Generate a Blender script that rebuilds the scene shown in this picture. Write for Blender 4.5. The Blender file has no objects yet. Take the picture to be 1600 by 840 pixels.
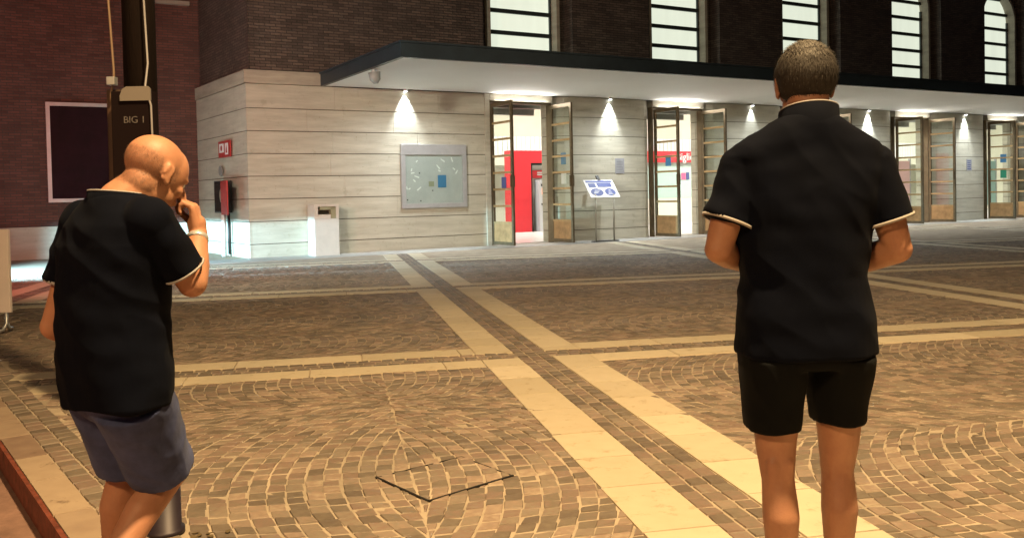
import bpy, bmesh, math, random
import numpy as np
from mathutils import Vector, Matrix, Euler, noise
random.seed(7); rng = np.random.default_rng(7)
sc = bpy.context.scene
C = sc.collection
R = math.radians

# ------------------------------------------------------------------ camera
cam = bpy.data.cameras.new('camera'); camo = bpy.data.objects.new('camera', cam); C.objects.link(camo)
p, r = R(-1.4), R(1.2)
fw = Vector((0, math.cos(p), math.sin(p))); up0 = Vector((0, -math.sin(p), math.cos(p))); rt0 = Vector((1, 0, 0))
rt = math.cos(r)*rt0 - math.sin(r)*up0; up = math.cos(r)*up0 + math.sin(r)*rt0
M = Matrix((rt, up, -fw)).transposed().to_4x4(); M.translation = Vector((0, 0, 1.36))
camo.matrix_world = M
cam.sensor_width = 36; cam.lens = 36*1400/1600; cam.shift_y = -82/1600
cam.clip_start = 0.05; cam.clip_end = 500
sc.camera = camo
# ------------------------------------------------------------------ world (night)
w = bpy.data.worlds.new('World'); sc.world = w; w.use_nodes = True
nt = w.node_tree; bg = nt.nodes['Background']
sky = nt.nodes.new('ShaderNodeTexSky'); sky.sky_type = 'NISHITA'; sky.sun_disc = False
sky.sun_elevation = R(-4); sky.sun_rotation = R(200)
nt.links.new(sky.outputs[0], bg.inputs[0]); bg.inputs[1].default_value = 0.35
sc.view_settings.view_transform = 'Standard'; sc.view_settings.look = 'None'
sc.view_settings.exposure = 1.12; sc.view_settings.gamma = 1.0; sc.view_settings.use_curve_mapping = False

def lamp(name, kind, loc, power, col, aim=None, radius=0.1, size=60, blend=0.3, sx=1, sy=1, rot=None):
    l = bpy.data.lights.new(name, kind); l.energy = power; l.color = col
    if kind == 'AREA': l.shape = 'RECTANGLE'; l.size = sx; l.size_y = sy
    else: l.shadow_soft_size = radius
    if kind == 'SPOT': l.spot_size = R(size); l.spot_blend = blend
    o = bpy.data.objects.new(name, l); C.objects.link(o); o.location = loc
    if aim is not None: o.rotation_euler = (Vector(aim)-Vector(loc)).to_track_quat('-Z', 'Y').to_euler()
    if rot is not None: o.rotation_euler = rot
    return o
WARM = (1.0, 0.69, 0.34); COOL = (0.90, 0.97, 1.0); RED = (1.0, 0.10, 0.10); NEUT = (1.0, 0.93, 0.80)
lamp('street_and_fill_light', 'SPOT', (1.6, 1.4, 8.0), 3500, WARM, aim=(1.8, 3.6, 0), radius=0.22, size=128, blend=1.0)
lamp('street_and_fill_light', 'POINT', (-3.5, -4.5, 6.5), 950, (1, .62, .28), radius=0.5)
lamp('street_and_fill_light', 'SPOT', (12.0, 9.0, 8.0), 420, (1, .8, .5), aim=(9, 15, 0), radius=0.25, size=130, blend=1.0)
lamp('street_and_fill_light', 'SPOT', (-6.0, 8.0, 4.3), 1500, (1, .95, .76), aim=(-3.5, 21, 1.2), radius=0.25, size=75, blend=1.0)  # added low fill light for the left stone wall
lamp('red_signal_light', 'SPOT', (-7.6, 10.6, 3.0), 560, RED, aim=(-10, 20, 2.6), radius=0.15, size=130, blend=1.0)
lamp('red_signal_light', 'POINT', (-3.6, 1.2, 1.6), 5, RED, radius=0.15)
lamp('headlamp_beam', 'SPOT', (-11.33, 15.84, 0.66), 6500, (0.42, 0.80, 1.0), aim=(-6.6, 20.6, 0.3), radius=0.004, size=100, blend=0.6)

# ------------------------------------------------------------------ tagging helpers
def tag(o, label=None, cat=None, group=None, kind=None):
    for k, v in (('label', label), ('category', cat), ('group', group), ('kind', kind)):
        if v: o[k] = v
    return o
def empty(name, loc=(0, 0, 0), rz=0, **k):
    o = bpy.data.objects.new(name, None); C.objects.link(o); o.location = loc; o.rotation_euler = (0, 0, rz)
    o.empty_display_size = 0.1
    return tag(o, **k)
def link_mesh(name, me, mat, parent=None, smooth=False):
    o = bpy.data.objects.new(name, me); C.objects.link(o)
    if mat is not None and not me.materials: me.materials.append(mat)
    if parent: o.parent = parent
    if smooth: me.polygons.foreach_set('use_smooth', [True]*len(me.polygons))
    return o
def copy_tree(o, parent=None):
    c = o.copy(); C.objects.link(c); c.parent = parent if parent else o.parent
    for ch in list(o.children):
        copy_tree(ch, c)
    return c

# ------------------------------------------------------------------ mesh builder
class MB:
    def __init__(s): s.b = bmesh.new()
    def box(s, x0, x1, y0, y1, z0, z1, bev=0):
        v = [s.b.verts.new(q) for q in ((x0,y0,z0),(x1,y0,z0),(x1,y1,z0),(x0,y1,z0),(x0,y0,z1),(x1,y0,z1),(x1,y1,z1),(x0,y1,z1))]
        fs = [s.b.faces.new([v[i] for i in f]) for f in ((0,3,2,1),(4,5,6,7),(0,1,5,4),(1,2,6,5),(2,3,7,6),(3,0,4,7))]
        if bev:
            es = set(e for f in fs for e in f.edges)
            bmesh.ops.bevel(s.b, geom=list(es), offset=bev, segments=2, affect='EDGES', profile=0.6)
        return s
    def prism(s, pts, z0, z1):
        a = [s.b.verts.new((x, y, z0)) for x, y in pts]; c = [s.b.verts.new((x, y, z1)) for x, y in pts]
        n = len(pts)
        s.b.faces.new(a[::-1]); s.b.faces.new(c)
        for i in range(n): s.b.faces.new((a[i], a[(i+1)%n], c[(i+1)%n], c[i]))
        return s
    def prism_y(s, pts, y0, y1):      # outline in x,z extruded along y
        a = [s.b.verts.new((x, y0, z)) for x, z in pts]; c = [s.b.verts.new((x, y1, z)) for x, z in pts]
        n = len(pts)
        s.b.faces.new(a); s.b.faces.new(c[::-1])
        for i in range(n): s.b.faces.new((a[(i+1)%n], a[i], c[i], c[(i+1)%n]))
        return s
    def tube(s, pts, rad, seg=10, cap=True):
        pts = [Vector(q) for q in pts]
        rads = rad if isinstance(rad, (list, tuple)) else [rad]*len(pts)
        prev = None; rings = []
        for i, q in enumerate(pts):
            t = (pts[min(i+1, len(pts)-1)] - pts[max(i-1, 0)]).normalized()
            if prev is None:
                a = Vector((0, 0, 1)) if abs(t.z) < 0.9 else Vector((1, 0, 0)); u = t.cross(a).normalized()
            else: u = (prev - prev.dot(t)*t).normalized()
            prev = u; v = t.cross(u)
            rings.append([s.b.verts.new(q + rads[i]*(math.cos(k*2*math.pi/seg)*u + math.sin(k*2*math.pi/seg)*v)) for k in range(seg)])
        for a, c in zip(rings, rings[1:]):
            for k in range(seg): s.b.faces.new((a[k], a[(k+1)%seg], c[(k+1)%seg], c[k]))
        if cap: s.b.faces.new(rings[0][::-1]); s.b.faces.new(rings[-1])
        return s
    def sphere(s, c, rr, seg=12):
        m = Matrix.Translation(c) @ Matrix.Diagonal((*(rr if isinstance(rr, tuple) else (rr,)*3), 1))
        bmesh.ops.create_uvsphere(s.b, u_segments=seg, v_segments=seg//2+2, radius=1, matrix=m); return s
    def build(s, name, mat, parent=None, smooth=False, xf=None):
        if xf: bmesh.ops.transform(s.b, matrix=xf, verts=s.b.verts)
        bmesh.ops.recalc_face_normals(s.b, faces=s.b.faces)
        me = bpy.data.meshes.new(name); s.b.to_mesh(me); s.b.free()
        o = link_mesh(name, me, mat, parent, False)
        if smooth: me.shade_smooth()
        return o

# ------------------------------------------------------------------ materials
def mat(name, col, rough=0.6, metal=0.0, n_scale=0, n_amt=0.15, bump=0.0, bump_scale=None, stretch=(1,1,1), spec=0.5, col2=None, coords='Object'):
    m = bpy.data.materials.new(name); m.use_nodes = True; t = m.node_tree; b = t.nodes['Principled BSDF']
    b.inputs['Base Color'].default_value = (*col, 1); b.inputs['Roughness'].default_value = rough
    b.inputs['Metallic'].default_value = metal; b.inputs['Specular IOR Level'].default_value = spec
    if n_scale:
        tc = t.nodes.new('ShaderNodeTexCoord'); mp = t.nodes.new('ShaderNodeMapping'); mp.inputs['Scale'].default_value = stretch
        t.links.new(tc.outputs[coords], mp.inputs[0])
        n = t.nodes.new('ShaderNodeTexNoise'); n.inputs['Scale'].default_value = n_scale; n.inputs['Detail'].default_value = 6; n.inputs['Roughness'].default_value = 0.65
        t.links.new(mp.outputs[0], n.inputs[0])
        cr = t.nodes.new('ShaderNodeValToRGB'); c2 = col2 or tuple(c*(1-n_amt) for c in col); c1 = col if col2 else tuple(min(1, c*(1+n_amt)) for c in col)
        cr.color_ramp.elements[0].color = (*c2, 1); cr.color_ramp.elements[1].color = (*c1, 1)
        cr.color_ramp.elements[0].position = 0.3; cr.color_ramp.elements[1].position = 0.7
        t.links.new(n.outputs[0], cr.inputs[0]); t.links.new(cr.outputs[0], b.inputs['Base Color'])
        if bump:
            n2 = t.nodes.new('ShaderNodeTexNoise'); n2.inputs['Scale'].default_value = bump_scale or n_scale*3; n2.inputs['Detail'].default_value = 4
            t.links.new(mp.outputs[0], n2.inputs[0])
            bp = t.nodes.new('ShaderNodeBump'); bp.inputs['Strength'].default_value = bump; bp.inputs['Distance'].default_value = 0.01
            t.links.new(n2.outputs[0], bp.inputs['Height']); t.links.new(bp.outputs[0], b.inputs['Normal'])
    return m
def attr_mat(name, c_dark, c_light, rough=0.6, nscale=30, bump=0.3, stain=None):
    """colour between two tones by the per-stone 'tone' attribute, broken up by noise"""
    m = bpy.data.materials.new(name); m.use_nodes = True; t = m.node_tree; b = t.nodes['Principled BSDF']; L = t.links.new
    at = t.nodes.new('ShaderNodeAttribute'); at.attribute_name = 'tone'
    tc = t.nodes.new('ShaderNodeTexCoord'); n = t.nodes.new('ShaderNodeTexNoise'); n.inputs['Scale'].default_value = nscale; n.inputs['Detail'].default_value = 5
    L(tc.outputs['Object'], n.inputs[0])
    n3 = t.nodes.new('ShaderNodeTexNoise'); n3.inputs['Scale'].default_value = 0.9; n3.inputs['Detail'].default_value = 5; L(tc.outputs['Object'], n3.inputs[0])
    a1 = t.nodes.new('ShaderNodeMath'); a1.operation = 'MULTIPLY_ADD'; a1.inputs[1].default_value = 0.55; L(n.outputs[0], a1.inputs[0]); L(at.outputs['Fac'], a1.inputs[2])
    a2 = t.nodes.new('ShaderNodeMath'); a2.operation = 'MULTIPLY_ADD'; a2.inputs[1].default_value = 0.7; L(n3.outputs[0], a2.inputs[0]); L(a1.outputs[0], a2.inputs[2])
    a3 = t.nodes.new('ShaderNodeMath'); a3.operation = 'SUBTRACT'; a3.inputs[1].default_value = 0.62; L(a2.outputs[0], a3.inputs[0])
    cr = t.nodes.new('ShaderNodeValToRGB'); cr.color_ramp.elements[0].color = (*c_dark, 1); cr.color_ramp.elements[1].color = (*c_light, 1)
    L(a3.outputs[0], cr.inputs[0]); L(cr.outputs[0], b.inputs['Base Color'])
    b.inputs['Roughness'].default_value = rough
    bp = t.nodes.new('ShaderNodeBump'); bp.inputs['Strength'].default_value = bump; bp.inputs['Distance'].default_value = 0.004
    n2 = t.nodes.new('ShaderNodeTexNoise'); n2.inputs['Scale'].default_value = nscale*2.5; n2.inputs['Detail'].default_value = 5; L(tc.outputs['Object'], n2.inputs[0])
    L(n2.outputs[0], bp.inputs['Height']); L(bp.outputs[0], b.inputs['Normal'])
    return m
def ramp_stops(m, stops):
    cr = next(n for n in m.node_tree.nodes if n.type == 'VALTORGB').color_ramp
    while len(cr.elements) > 2: cr.elements.remove(cr.elements[1])
    cr.elements[0].position = stops[0][0]; cr.elements[0].color = (*stops[0][1], 1); cr.elements[1].position = stops[-1][0]; cr.elements[1].color = (*stops[-1][1], 1)
    for q_, c_ in stops[1:-1]: e = cr.elements.new(q_); e.color = (*c_, 1)
def brick_mat(name, c1, c2, mortar, rough=0.75):
    m = bpy.data.materials.new(name); m.use_nodes = True; t = m.node_tree; b = t.nodes['Principled BSDF']; L = t.links.new
    tc = t.nodes.new('ShaderNodeTexCoord'); sp = t.nodes.new('ShaderNodeSeparateXYZ'); L(tc.outputs['Object'], sp.inputs[0])
    ad = t.nodes.new('ShaderNodeMath'); ad.operation = 'ADD'; L(sp.outputs[0], ad.inputs[0]); L(sp.outputs[1], ad.inputs[1])
    cb = t.nodes.new('ShaderNodeCombineXYZ'); L(ad.outputs[0], cb.inputs[0]); L(sp.outputs[2], cb.inputs[1])
    br = t.nodes.new('ShaderNodeTexBrick'); L(cb.outputs[0], br.inputs[0])
    br.inputs['Color1'].default_value = (*c1, 1); br.inputs['Color2'].default_value = (*c2, 1); br.inputs['Mortar'].default_value = (*mortar, 1)
    br.inputs['Scale'].default_value = 1; br.inputs['Brick Width'].default_value = 0.26; br.inputs['Row Height'].default_value = 0.068
    br.inputs['Mortar Size'].default_value = 0.008; br.inputs['Bias'].default_value = -0.1
    n = t.nodes.new('ShaderNodeTexNoise'); n.inputs['Scale'].default_value = 1.3; n.inputs['Detail'].default_value = 6; L(tc.outputs['Object'], n.inputs[0])
    mx = t.nodes.new('ShaderNodeMix'); mx.data_type = 'RGBA'; mx.blend_type = 'MULTIPLY'; mx.inputs[0].default_value = 0.7
    cr = t.nodes.new('ShaderNodeValToRGB'); cr.color_ramp.elements[0].position = 0.3; cr.color_ramp.elements[1].position = 0.7
    cr.color_ramp.elements[0].color = (.55, .5, .5, 1); L(n.outputs[0], cr.inputs[0])
    L(br.outputs[0], mx.inputs[6]); L(cr.outputs[0], mx.inputs[7]); L(mx.outputs[2], b.inputs['Base Color'])
    b.inputs['Roughness'].default_value = rough
    n2 = t.nodes.new('ShaderNodeTexNoise'); n2.inputs['Scale'].default_value = 14; n2.inputs['Detail'].default_value = 4; L(cb.outputs[0], n2.inputs[0])
    h = t.nodes.new('ShaderNodeMath'); h.operation = 'MULTIPLY_ADD'; h.inputs[1].default_value = -1.0; L(br.outputs['Fac'], h.inputs[0]); L(n2.outputs[0], h.inputs[2])
    bp = t.nodes.new('ShaderNodeBump'); bp.inputs['Strength'].default_value = 1.0; bp.inputs['Distance'].default_value = 0.02
    L(h.outputs[0], bp.inputs['Height']); L(bp.outputs[0], b.inputs['Normal'])
    return m
def emit_mat(name, col, strength, streak=0.0):
    m = bpy.data.materials.new(name); m.use_nodes = True; t = m.node_tree; b = t.nodes['Principled BSDF']
    b.inputs['Base Color'].default_value = (*[c*.6 for c in col], 1); b.inputs['Emission Color'].default_value = (*col, 1); b.inputs['Emission Strength'].default_value = strength
    b.inputs['Roughness'].default_value = 0.25
    if streak:
        tc = t.nodes.new('ShaderNodeTexCoord'); mp = t.nodes.new('ShaderNodeMapping'); mp.inputs['Scale'].default_value = (3.2, 3.2, 0.5)
        n = t.nodes.new('ShaderNodeTexNoise'); n.inputs['Scale'].default_value = 1.2; n.inputs['Detail'].default_value = 2
        t.links.new(tc.outputs['Object'], mp.inputs[0]); t.links.new(mp.outputs[0], n.inputs[0])
        ma = t.nodes.new('ShaderNodeMapRange'); ma.inputs[1].default_value = .3; ma.inputs[2].default_value = .7; ma.inputs[3].default_value = strength*(1-streak); ma.inputs[4].default_value = strength*(1+streak*.5)
        t.links.new(n.outputs[0], ma.inputs[0]); t.links.new(ma.outputs[0], b.inputs['Emission Strength'])
    return m
def glass_mat(name, tint=(0.95, 0.985, 0.965), refl=0.05, rough=0.03):
    m = bpy.data.materials.new(name); m.use_nodes = True; t = m.node_tree
    t.nodes.remove(t.nodes['Principled BSDF']); out = t.nodes['Material Output']
    tr = t.nodes.new('ShaderNodeBsdfTransparent'); tr.inputs[0].default_value = (*tint, 1)
    gl = t.nodes.new('ShaderNodeBsdfGlossy'); gl.inputs['Roughness'].default_value = rough
    fr = t.nodes.new('ShaderNodeLayerWeight'); fr.inputs[0].default_value = 0.25
    pw = t.nodes.new('ShaderNodeMath'); pw.operation = 'POWER'; pw.inputs[1].default_value = 4; t.links.new(fr.outputs['Facing'], pw.inputs[0])
    ad = t.nodes.new('ShaderNodeMath'); ad.operation = 'MULTIPLY_ADD'; ad.use_clamp = True; ad.inputs[1].default_value = .5; ad.inputs[2].default_value = refl
    t.links.new(pw.outputs[0], ad.inputs[0])
    mx = t.nodes.new('ShaderNodeMixShader'); t.links.new(ad.outputs[0], mx.inputs[0]); t.links.new(tr.outputs[0], mx.inputs[1]); t.links.new(gl.outputs[0], mx.inputs[2])
    t.links.new(mx.outputs[0], out.inputs[0]); return m
def cloth_mat(name, col, rough=0.85, sheen=0.3, scale=900, spec=0.25, n_amt=0.2):
    m = mat(name, col, rough, 0, 6, n_amt, 0.25, scale, spec=spec); b = m.node_tree.nodes['Principled BSDF']
    b.inputs['Sheen Weight'].default_value = sheen; b.inputs['Sheen Roughness'].default_value = 0.5
    return m
def skin_mat(name, col, col2, bump=0.15):
    m = mat(name, col, 0.52, 0, 9, 0.1, bump, 220, col2=col2, spec=0.4); b = m.node_tree.nodes['Principled BSDF']
    b.inputs['Subsurface Weight'].default_value = 0.12; b.inputs['Subsurface Radius'].default_value = (0.02, 0.008, 0.004); b.inputs['Subsurface Scale'].default_value = 0.5
    return m

STONE = mat('travertine', (.56, .53, .43), 0.62, 0, 2.2, 0.2, 0.35, 14, stretch=(.35, .35, 3.2), col2=(.40, .375, .295))
STONE_TOP = mat('travertine_coping', (.48, .44, .34), 0.7, 0, 2.0, 0.2, 0.3, 14, stretch=(.4, .4, 2.5), col2=(.29, .26, .21))
GROOVE = mat('stone_joint', (.10, .085, .06), 0.9)
BRICK = brick_mat('dark_brick', (.19, .145, .115), (.085, .066, .054), (.04, .036, .032), 0.42)
BRICK_RED = brick_mat('red_brick', (.20, .085, .06), (.11, .047, .036), (.08, .06, .05), 0.8)
SOFFIT = mat('soffit_plaster', (.80, .80, .79), 0.7, 0, 0.5, 0.03)
FASCIA = mat('dark_fascia', (.022, .034, .044), 0.45, 0.2, 1.5, 0.3)
BRONZE = mat('bronze_frame', (.16, .12, .07), 0.42, 0.55, 5, 0.25)
BRASS = mat('brass_rail', (.46, .32, .16), 0.4, 0.5, 5, 0.2)
KICK = mat('kick_plate', (.42, .26, .12), 0.45, 0.35, 4, 0.3)
DKFRAME = mat('dark_window_frame', (.035, .045, .045), 0.5, 0.3)
GLASS = glass_mat('door_glass')
LITPANE = emit_mat('lit_window_pane', (.93, 1.0, .82), 0.37, 0.05)
WHITE_MET = mat('white_metal', (.72, .70, .66), 0.45, 0.0, 5, 0.06)
GREY_MET = mat('grey_metal', (.42, .43, .44), 0.4, 0.6, 5, 0.1)
DARK_MET = mat('dark_metal', (.03, .028, .026), 0.5, 0.4, 8, 0.3)
RED_P = mat('red_paint', (.42, .035, .03), 0.5, 0, 6, 0.2)
RED_HALL = mat('red_panel', (.72, .03, .045), 0.4, 0, 3, 0.05)

# ------------------------------------------------------------------ ground : plaza of setts and slabs
ANG = math.atan(0.203); e1 = np.array([math.cos(ANG), math.sin(ANG)]); e2 = np.array([-math.sin(ANG), math.cos(ANG)])
Ox, Oy = -6.126, 20.818; D2 = np.array([.865, .502]); N2 = np.array([.502, -.865]); KN = np.array([.8, .6]); KT = np.array([-.6, .8])
SP = 6.15; SQ = 5.87
PC = [1.65 + SP*k for k in range(-4, 5)]; QC = [7.4 + SQ*k for k in range(-1, 4)]
HW = 0.46; HM = 0.14
def add_attr(me, vals):
    a = me.attributes.new('tone', 'FLOAT', 'FACE'); a.data.foreach_set('value', np.asarray(vals, dtype=np.float32))
def quads_mesh(name, corners, ztop, tone, matl, drop=0.012, inset=0.006, parent=None):
    """corners (n,4,2): each a stone: raised top quad plus four sloped sides"""
    n = len(corners); c = corners.mean(1, keepdims=True)
    d = corners - c; l = np.linalg.norm(d, axis=2, keepdims=True); top = c + d*(1 - inset/np.maximum(l, 1e-4))
    V = np.zeros((n, 8, 3), np.float32); V[:, :4, :2] = top; V[:, :4, 2] = ztop
    V[:, 4:, :2] = corners; V[:, 4:, 2] = ztop.mean(1, keepdims=True) - drop
    base = (np.arange(n)*8)[:, None, None]
    F = base + np.array([[0,1,2,3],[4,5,1,0],[5,6,2,1],[6,7,3,2],[7,4,0,3]])[None]
    me = bpy.data.meshes.new(name); me.vertices.add(n*8); me.vertices.foreach_set('co', V.ravel())
    nf = n*5; me.loops.add(nf*4); me.loops.foreach_set('vertex_index', F.ravel().astype(np.int32))
    me.polygons.add(nf); me.polygons.foreach_set('loop_start', np.arange(nf, dtype=np.int32)*4); me.polygons.foreach_set('loop_total', np.full(nf, 4, np.int32))
    me.update(calc_edges=True); me.validate(); me.polygons.foreach_set('use_smooth', [False]*nf)
    add_attr(me, np.repeat(tone, 5)); me.materials.append(matl)
    o = bpy.data.objects.new(name, me); C.objects.link(o)
    if parent: o.parent = parent
    return o
def to_world(P): return P[..., :1]*e1 + P[..., 1:]*e2
SETT = attr_mat('porphyry_sett', (.11, .082, .062), (.27, .205, .15), 0.62, 28, 0.5)
ramp_stops(SETT, [(0, (.115, .088, .066)), (.25, (.155, .125, .092)), (.42, (.19, .13, .10)), (.58, (.20, .162, .12)), (.78, (.25, .18, .135)), (1, (.34, .27, .195))])
def speckle(m, scale=9, lo=.60, hi=.66, dark=(.35, .3, .25), amt=.75):
    t = m.node_tree; b = t.nodes['Principled BSDF']; src = b.inputs['Base Color'].links[0].from_socket
    tc = t.nodes.new('ShaderNodeTexCoord'); n_ = t.nodes.new('ShaderNodeTexNoise'); n_.inputs['Scale'].default_value = scale; n_.inputs['Detail'].default_value = 9; n_.inputs['Roughness'].default_value = .75
    t.links.new(tc.outputs['Object'], n_.inputs[0]); r_ = t.nodes.new('ShaderNodeMapRange'); r_.inputs[1].default_value = lo; r_.inputs[2].default_value = hi; r_.inputs[4].default_value = amt
    t.links.new(n_.outputs[0], r_.inputs[0]); mx = t.nodes.new('ShaderNodeMix'); mx.data_type = 'RGBA'; mx.blend_type = 'MULTIPLY'; mx.inputs[7].default_value = (*dark, 1)
    v = t.nodes.new('ShaderNodeTexVoronoi'); v.inputs['Scale'].default_value = 5; t.links.new(tc.outputs['Object'], v.inputs[0])
    r2 = t.nodes.new('ShaderNodeMapRange'); r2.inputs[1].default_value = .085; r2.inputs[2].default_value = .06; r2.inputs[4].default_value = .5; t.links.new(v.outputs['Distance'], r2.inputs[0])
    mm = t.nodes.new('ShaderNodeMath'); mm.operation = 'MAXIMUM'; t.links.new(r_.outputs[0], mm.inputs[0]); t.links.new(r2.outputs[0], mm.inputs[1])
    t.links.new(mm.outputs[0], mx.inputs[0]); t.links.new(src, mx.inputs[6]); t.links.new(mx.outputs[2], b.inputs['Base Color'])
speckle(SETT, 6, .58, .72, (.6, .55, .5), .7)
SLAB = attr_mat('yellow_stone_slab', (.43, .36, .25), (.58, .495, .36), 0.7, 9, 0.25)
GROUT = mat('sett_grout', (.345, .28, .205), 0.9, 0, 3, 0.25, 0.4, 60)
KSLAB = attr_mat('kerb_slab', (.17, .11, .08), (.38, .29, .20), 0.75, 9, 0.3)

speckle(STONE, 3.5, .56, .72, (.62, .58, .5), .6); speckle(SLAB, 7, .56, .68, (.6, .52, .42), .7); speckle(KSLAB, 5)
def in_view(W):
    x, y = W[:, 0], W[:, 1]
    return (y > 1.4) & (np.abs(x) < 0.62*y + 2.2)
def on_plaza(W, km=1.06):
    fd = (W[:, 0]-Ox)*N2[0] + (W[:, 1]-Oy)*N2[1]
    return (fd > 1.25) & (W @ KN > km)
quads = []
def arc_panel(p0, p1, q0, q1, pflip, cols):
    h = 0.086
    for (qc, Wd, Rr) in cols:
        th = math.asin(min(.95, Wd/2/Rr)); nrow = int((p1-p0)/h) + 50
        for sg in (-1, 1):
            for k in range(-3, nrow):
                ns = max(3, int(2*Rr*th/0.090)); off = rng.uniform(-.5, .5)
                edges = (np.arange(ns+1) + off*0.6)/ns*2*th - th; edges = edges + rng.normal(0, .006/Rr, ns+1)
                for a, b in zip(edges[:-1], edges[1:]):
                    a2, b2 = a + .0035/Rr, b - .0035/Rr
                    pa, pb = pflip + sg*(k*h + Rr*math.cos(a2) - Rr), pflip + sg*(k*h + Rr*math.cos(b2) - Rr)
                    mid = .5*(pa+pb)
                    hh = sg*(h-.0055); oa, ob = pa+hh, pb+hh
                    if sg*(.5*(oa+ob)-pflip) < .010: continue
                    pa, pb, oa, ob = [pflip + sg*max(sg*(v-pflip), .003) for v in (pa, pb, oa, ob)]
                    mid = .5*(pa+pb)
                    if mid < p0-.04 or mid > p1+.04: continue
                    qa, qb = qc + Rr*math.sin(a2), qc + Rr*math.sin(b2)
                    qm = .5*(qa+qb)
                    if abs(qm-qc) > Wd/2 or qm < q0-.05 or qm > q1+.05: continue
                    quads.append(((pa, qa), (oa, qa), (ob, qb), (pb, qb)))
pb = [(PC[i]+HW, PC[i+1]-HW) for i in range(len(PC)-1)]
for (p0, p1) in pb:
    for j in range(-1, 3):
        q0, q1 = (QC[j]+HW, QC[j+1]-HW) if j >= 0 else (QC[0]+HW-SQ, QC[0]-HW)
        H = q1-q0; mid = (q0+q1)/2
        corners = np.array([a*e1+b*e2 for a in (p0, p1) for b in (q0, q1)])
        if corners[:, 1].max() < 1.4 or (np.abs(corners[:, 0]).min() > .62*corners[:, 1].max()+2.2): continue
        near = j == 0
        if near and p0 < 0 < p1: cols = [(4.4, 3.3, 2.3), (4.4-3.3, 3.3, 2.3), (4.4+2.45, 1.6, 1.2)]; pf = 0.36
        elif near: cols = [(mid+H/4, H/2, 1.75), (mid-H/4, H/2, 1.75)]; pf = (p0+p1)/2 + .9
        else: cols = [(mid-H/3, H/3, 1.15), (mid, H/3, 1.15), (mid+H/3, H/3, 1.15)]; pf = (p0+p1)/2 - .5
        arc_panel(p0, p1, q0, q1, pf, cols)
Q = np.array(quads); Wq = to_world(Q)
cen = Wq.mean(1); keep = in_view(cen) & on_plaza(cen, 1.10)
Wq = Wq[keep]; Wq += rng.normal(0, .0028, Wq.shape); Wq += rng.normal(0, .0025, (len(Wq), 1, 2))
n = len(Wq); zt = np.repeat(rng.uniform(-.002, .0015, n)[:, None], 4, 1) + rng.normal(0, .0019, (n, 4))
setts = quads_mesh('sett_paving', Wq, zt, rng.random(n)*.85, SETT, drop=.008)
tag(setts, kind='structure')
# straight sett courses between the slab bands and beside the kerb
quads = []
def straight(a, b, n_rows, horizontal, c0, hwid, other):
    step = .105; rw = 2*hwid/n_rows
    for i in range(n_rows):
        s = a + rng.uniform(0, step)
        while s < b:
            L_ = step*rng.uniform(.85, 1.2); r0 = c0-hwid+i*rw+.005; r1 = r0+rw-.011
            q = ((s, r0), (s+L_-.011, r0), (s+L_-.011, r1), (s, r1))
            if not horizontal: q = tuple((y, x) for x, y in q)[::-1]
            cc = np.mean(q, 0)
            skip = False
            if horizontal:
                if any(abs(cc[0]-pc) < HM+.01 for pc in PC): skip = True
            if not skip: quads.append(q)
            s += L_
for pc in PC: straight(-1, 30, 3, False, pc, HM, None)
for qc in QC: straight(-24, 28, 3, True, qc, HM, None)
Wq = to_world(np.array(quads))
kq = []
for i in range(2):
    s = -3.0
    while s < 9.0:
        L_ = .10*rng.uniform(.85, 1.25); r0 = .868 + i*.105
        kq.append([KN*r0+KT*s, KN*(r0+.098)+KT*s, KN*(r0+.098)+KT*(s+L_-.008), KN*r0+KT*(s+L_-.008)]); s += L_
cen = Wq.mean(1); Wq = Wq[in_view(cen) & on_plaza(cen, 1.09)]
Wq = np.concatenate([Wq, np.array(kq)]); Wq += rng.normal(0, .002, Wq.shape)
n = len(Wq); zt = np.repeat(rng.uniform(-.001, .002, n)[:, None], 4, 1) + rng.normal(0, .0012, (n, 4)) + .0015
tag(quads_mesh('sett_course_paving', Wq, zt, rng.random(n)*.7, SETT, drop=.009), kind='structure')
# slab bands
sq = []
def slabs(a, b, c0, c1, horizontal, step, gaps):
    s = a + rng.uniform(0, step)
    while s < b:
        L_ = step*rng.uniform(.85, 1.15); e = s+L_-.006
        segs = [(s, e)]
        for g0, g1 in gaps:
            segs = [t for (x0, x1) in segs for t in ((x0, min(x1, g0)), (max(x0, g1), x1)) if t[1]-t[0] > .03]
        for x0, x1 in segs:
            q = ((x0, c0), (x1, c0), (x1, c1), (x0, c1))
            if not horizontal: q = tuple((y, x) for x, y in q)[::-1]
            sq.append(q)
        s += L_
for pc in PC:
    g = [(qc-HM, qc+HM) for qc in QC]
    slabs(-1, 30, pc-HW, pc-HM, False, .52, g); slabs(-1, 30, pc+HM, pc+HW, False, .52, g)
for qc in QC:
    g = [(pc-HW, pc+HW) for pc in PC]
    slabs(-24, 28, qc-.43, qc-HM, True, .95, g); slabs(-24, 28, qc+HM, qc+.43, True, .95, g)
Wq = to_world(np.array(sq)); cen = Wq.mean(1); Wq = Wq[in_view(cen) & on_plaza(cen, 1.0)]
Wq += rng.normal(0, .0015, Wq.shape)
n = len(Wq); zt = np.repeat(rng.uniform(.003, .005, n)[:, None], 4, 1)
tag(quads_mesh('slab_band_paving', Wq, zt, rng.beta(2, 2, n)*.8, SLAB, drop=.016, inset=.004), kind='structure')
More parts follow.
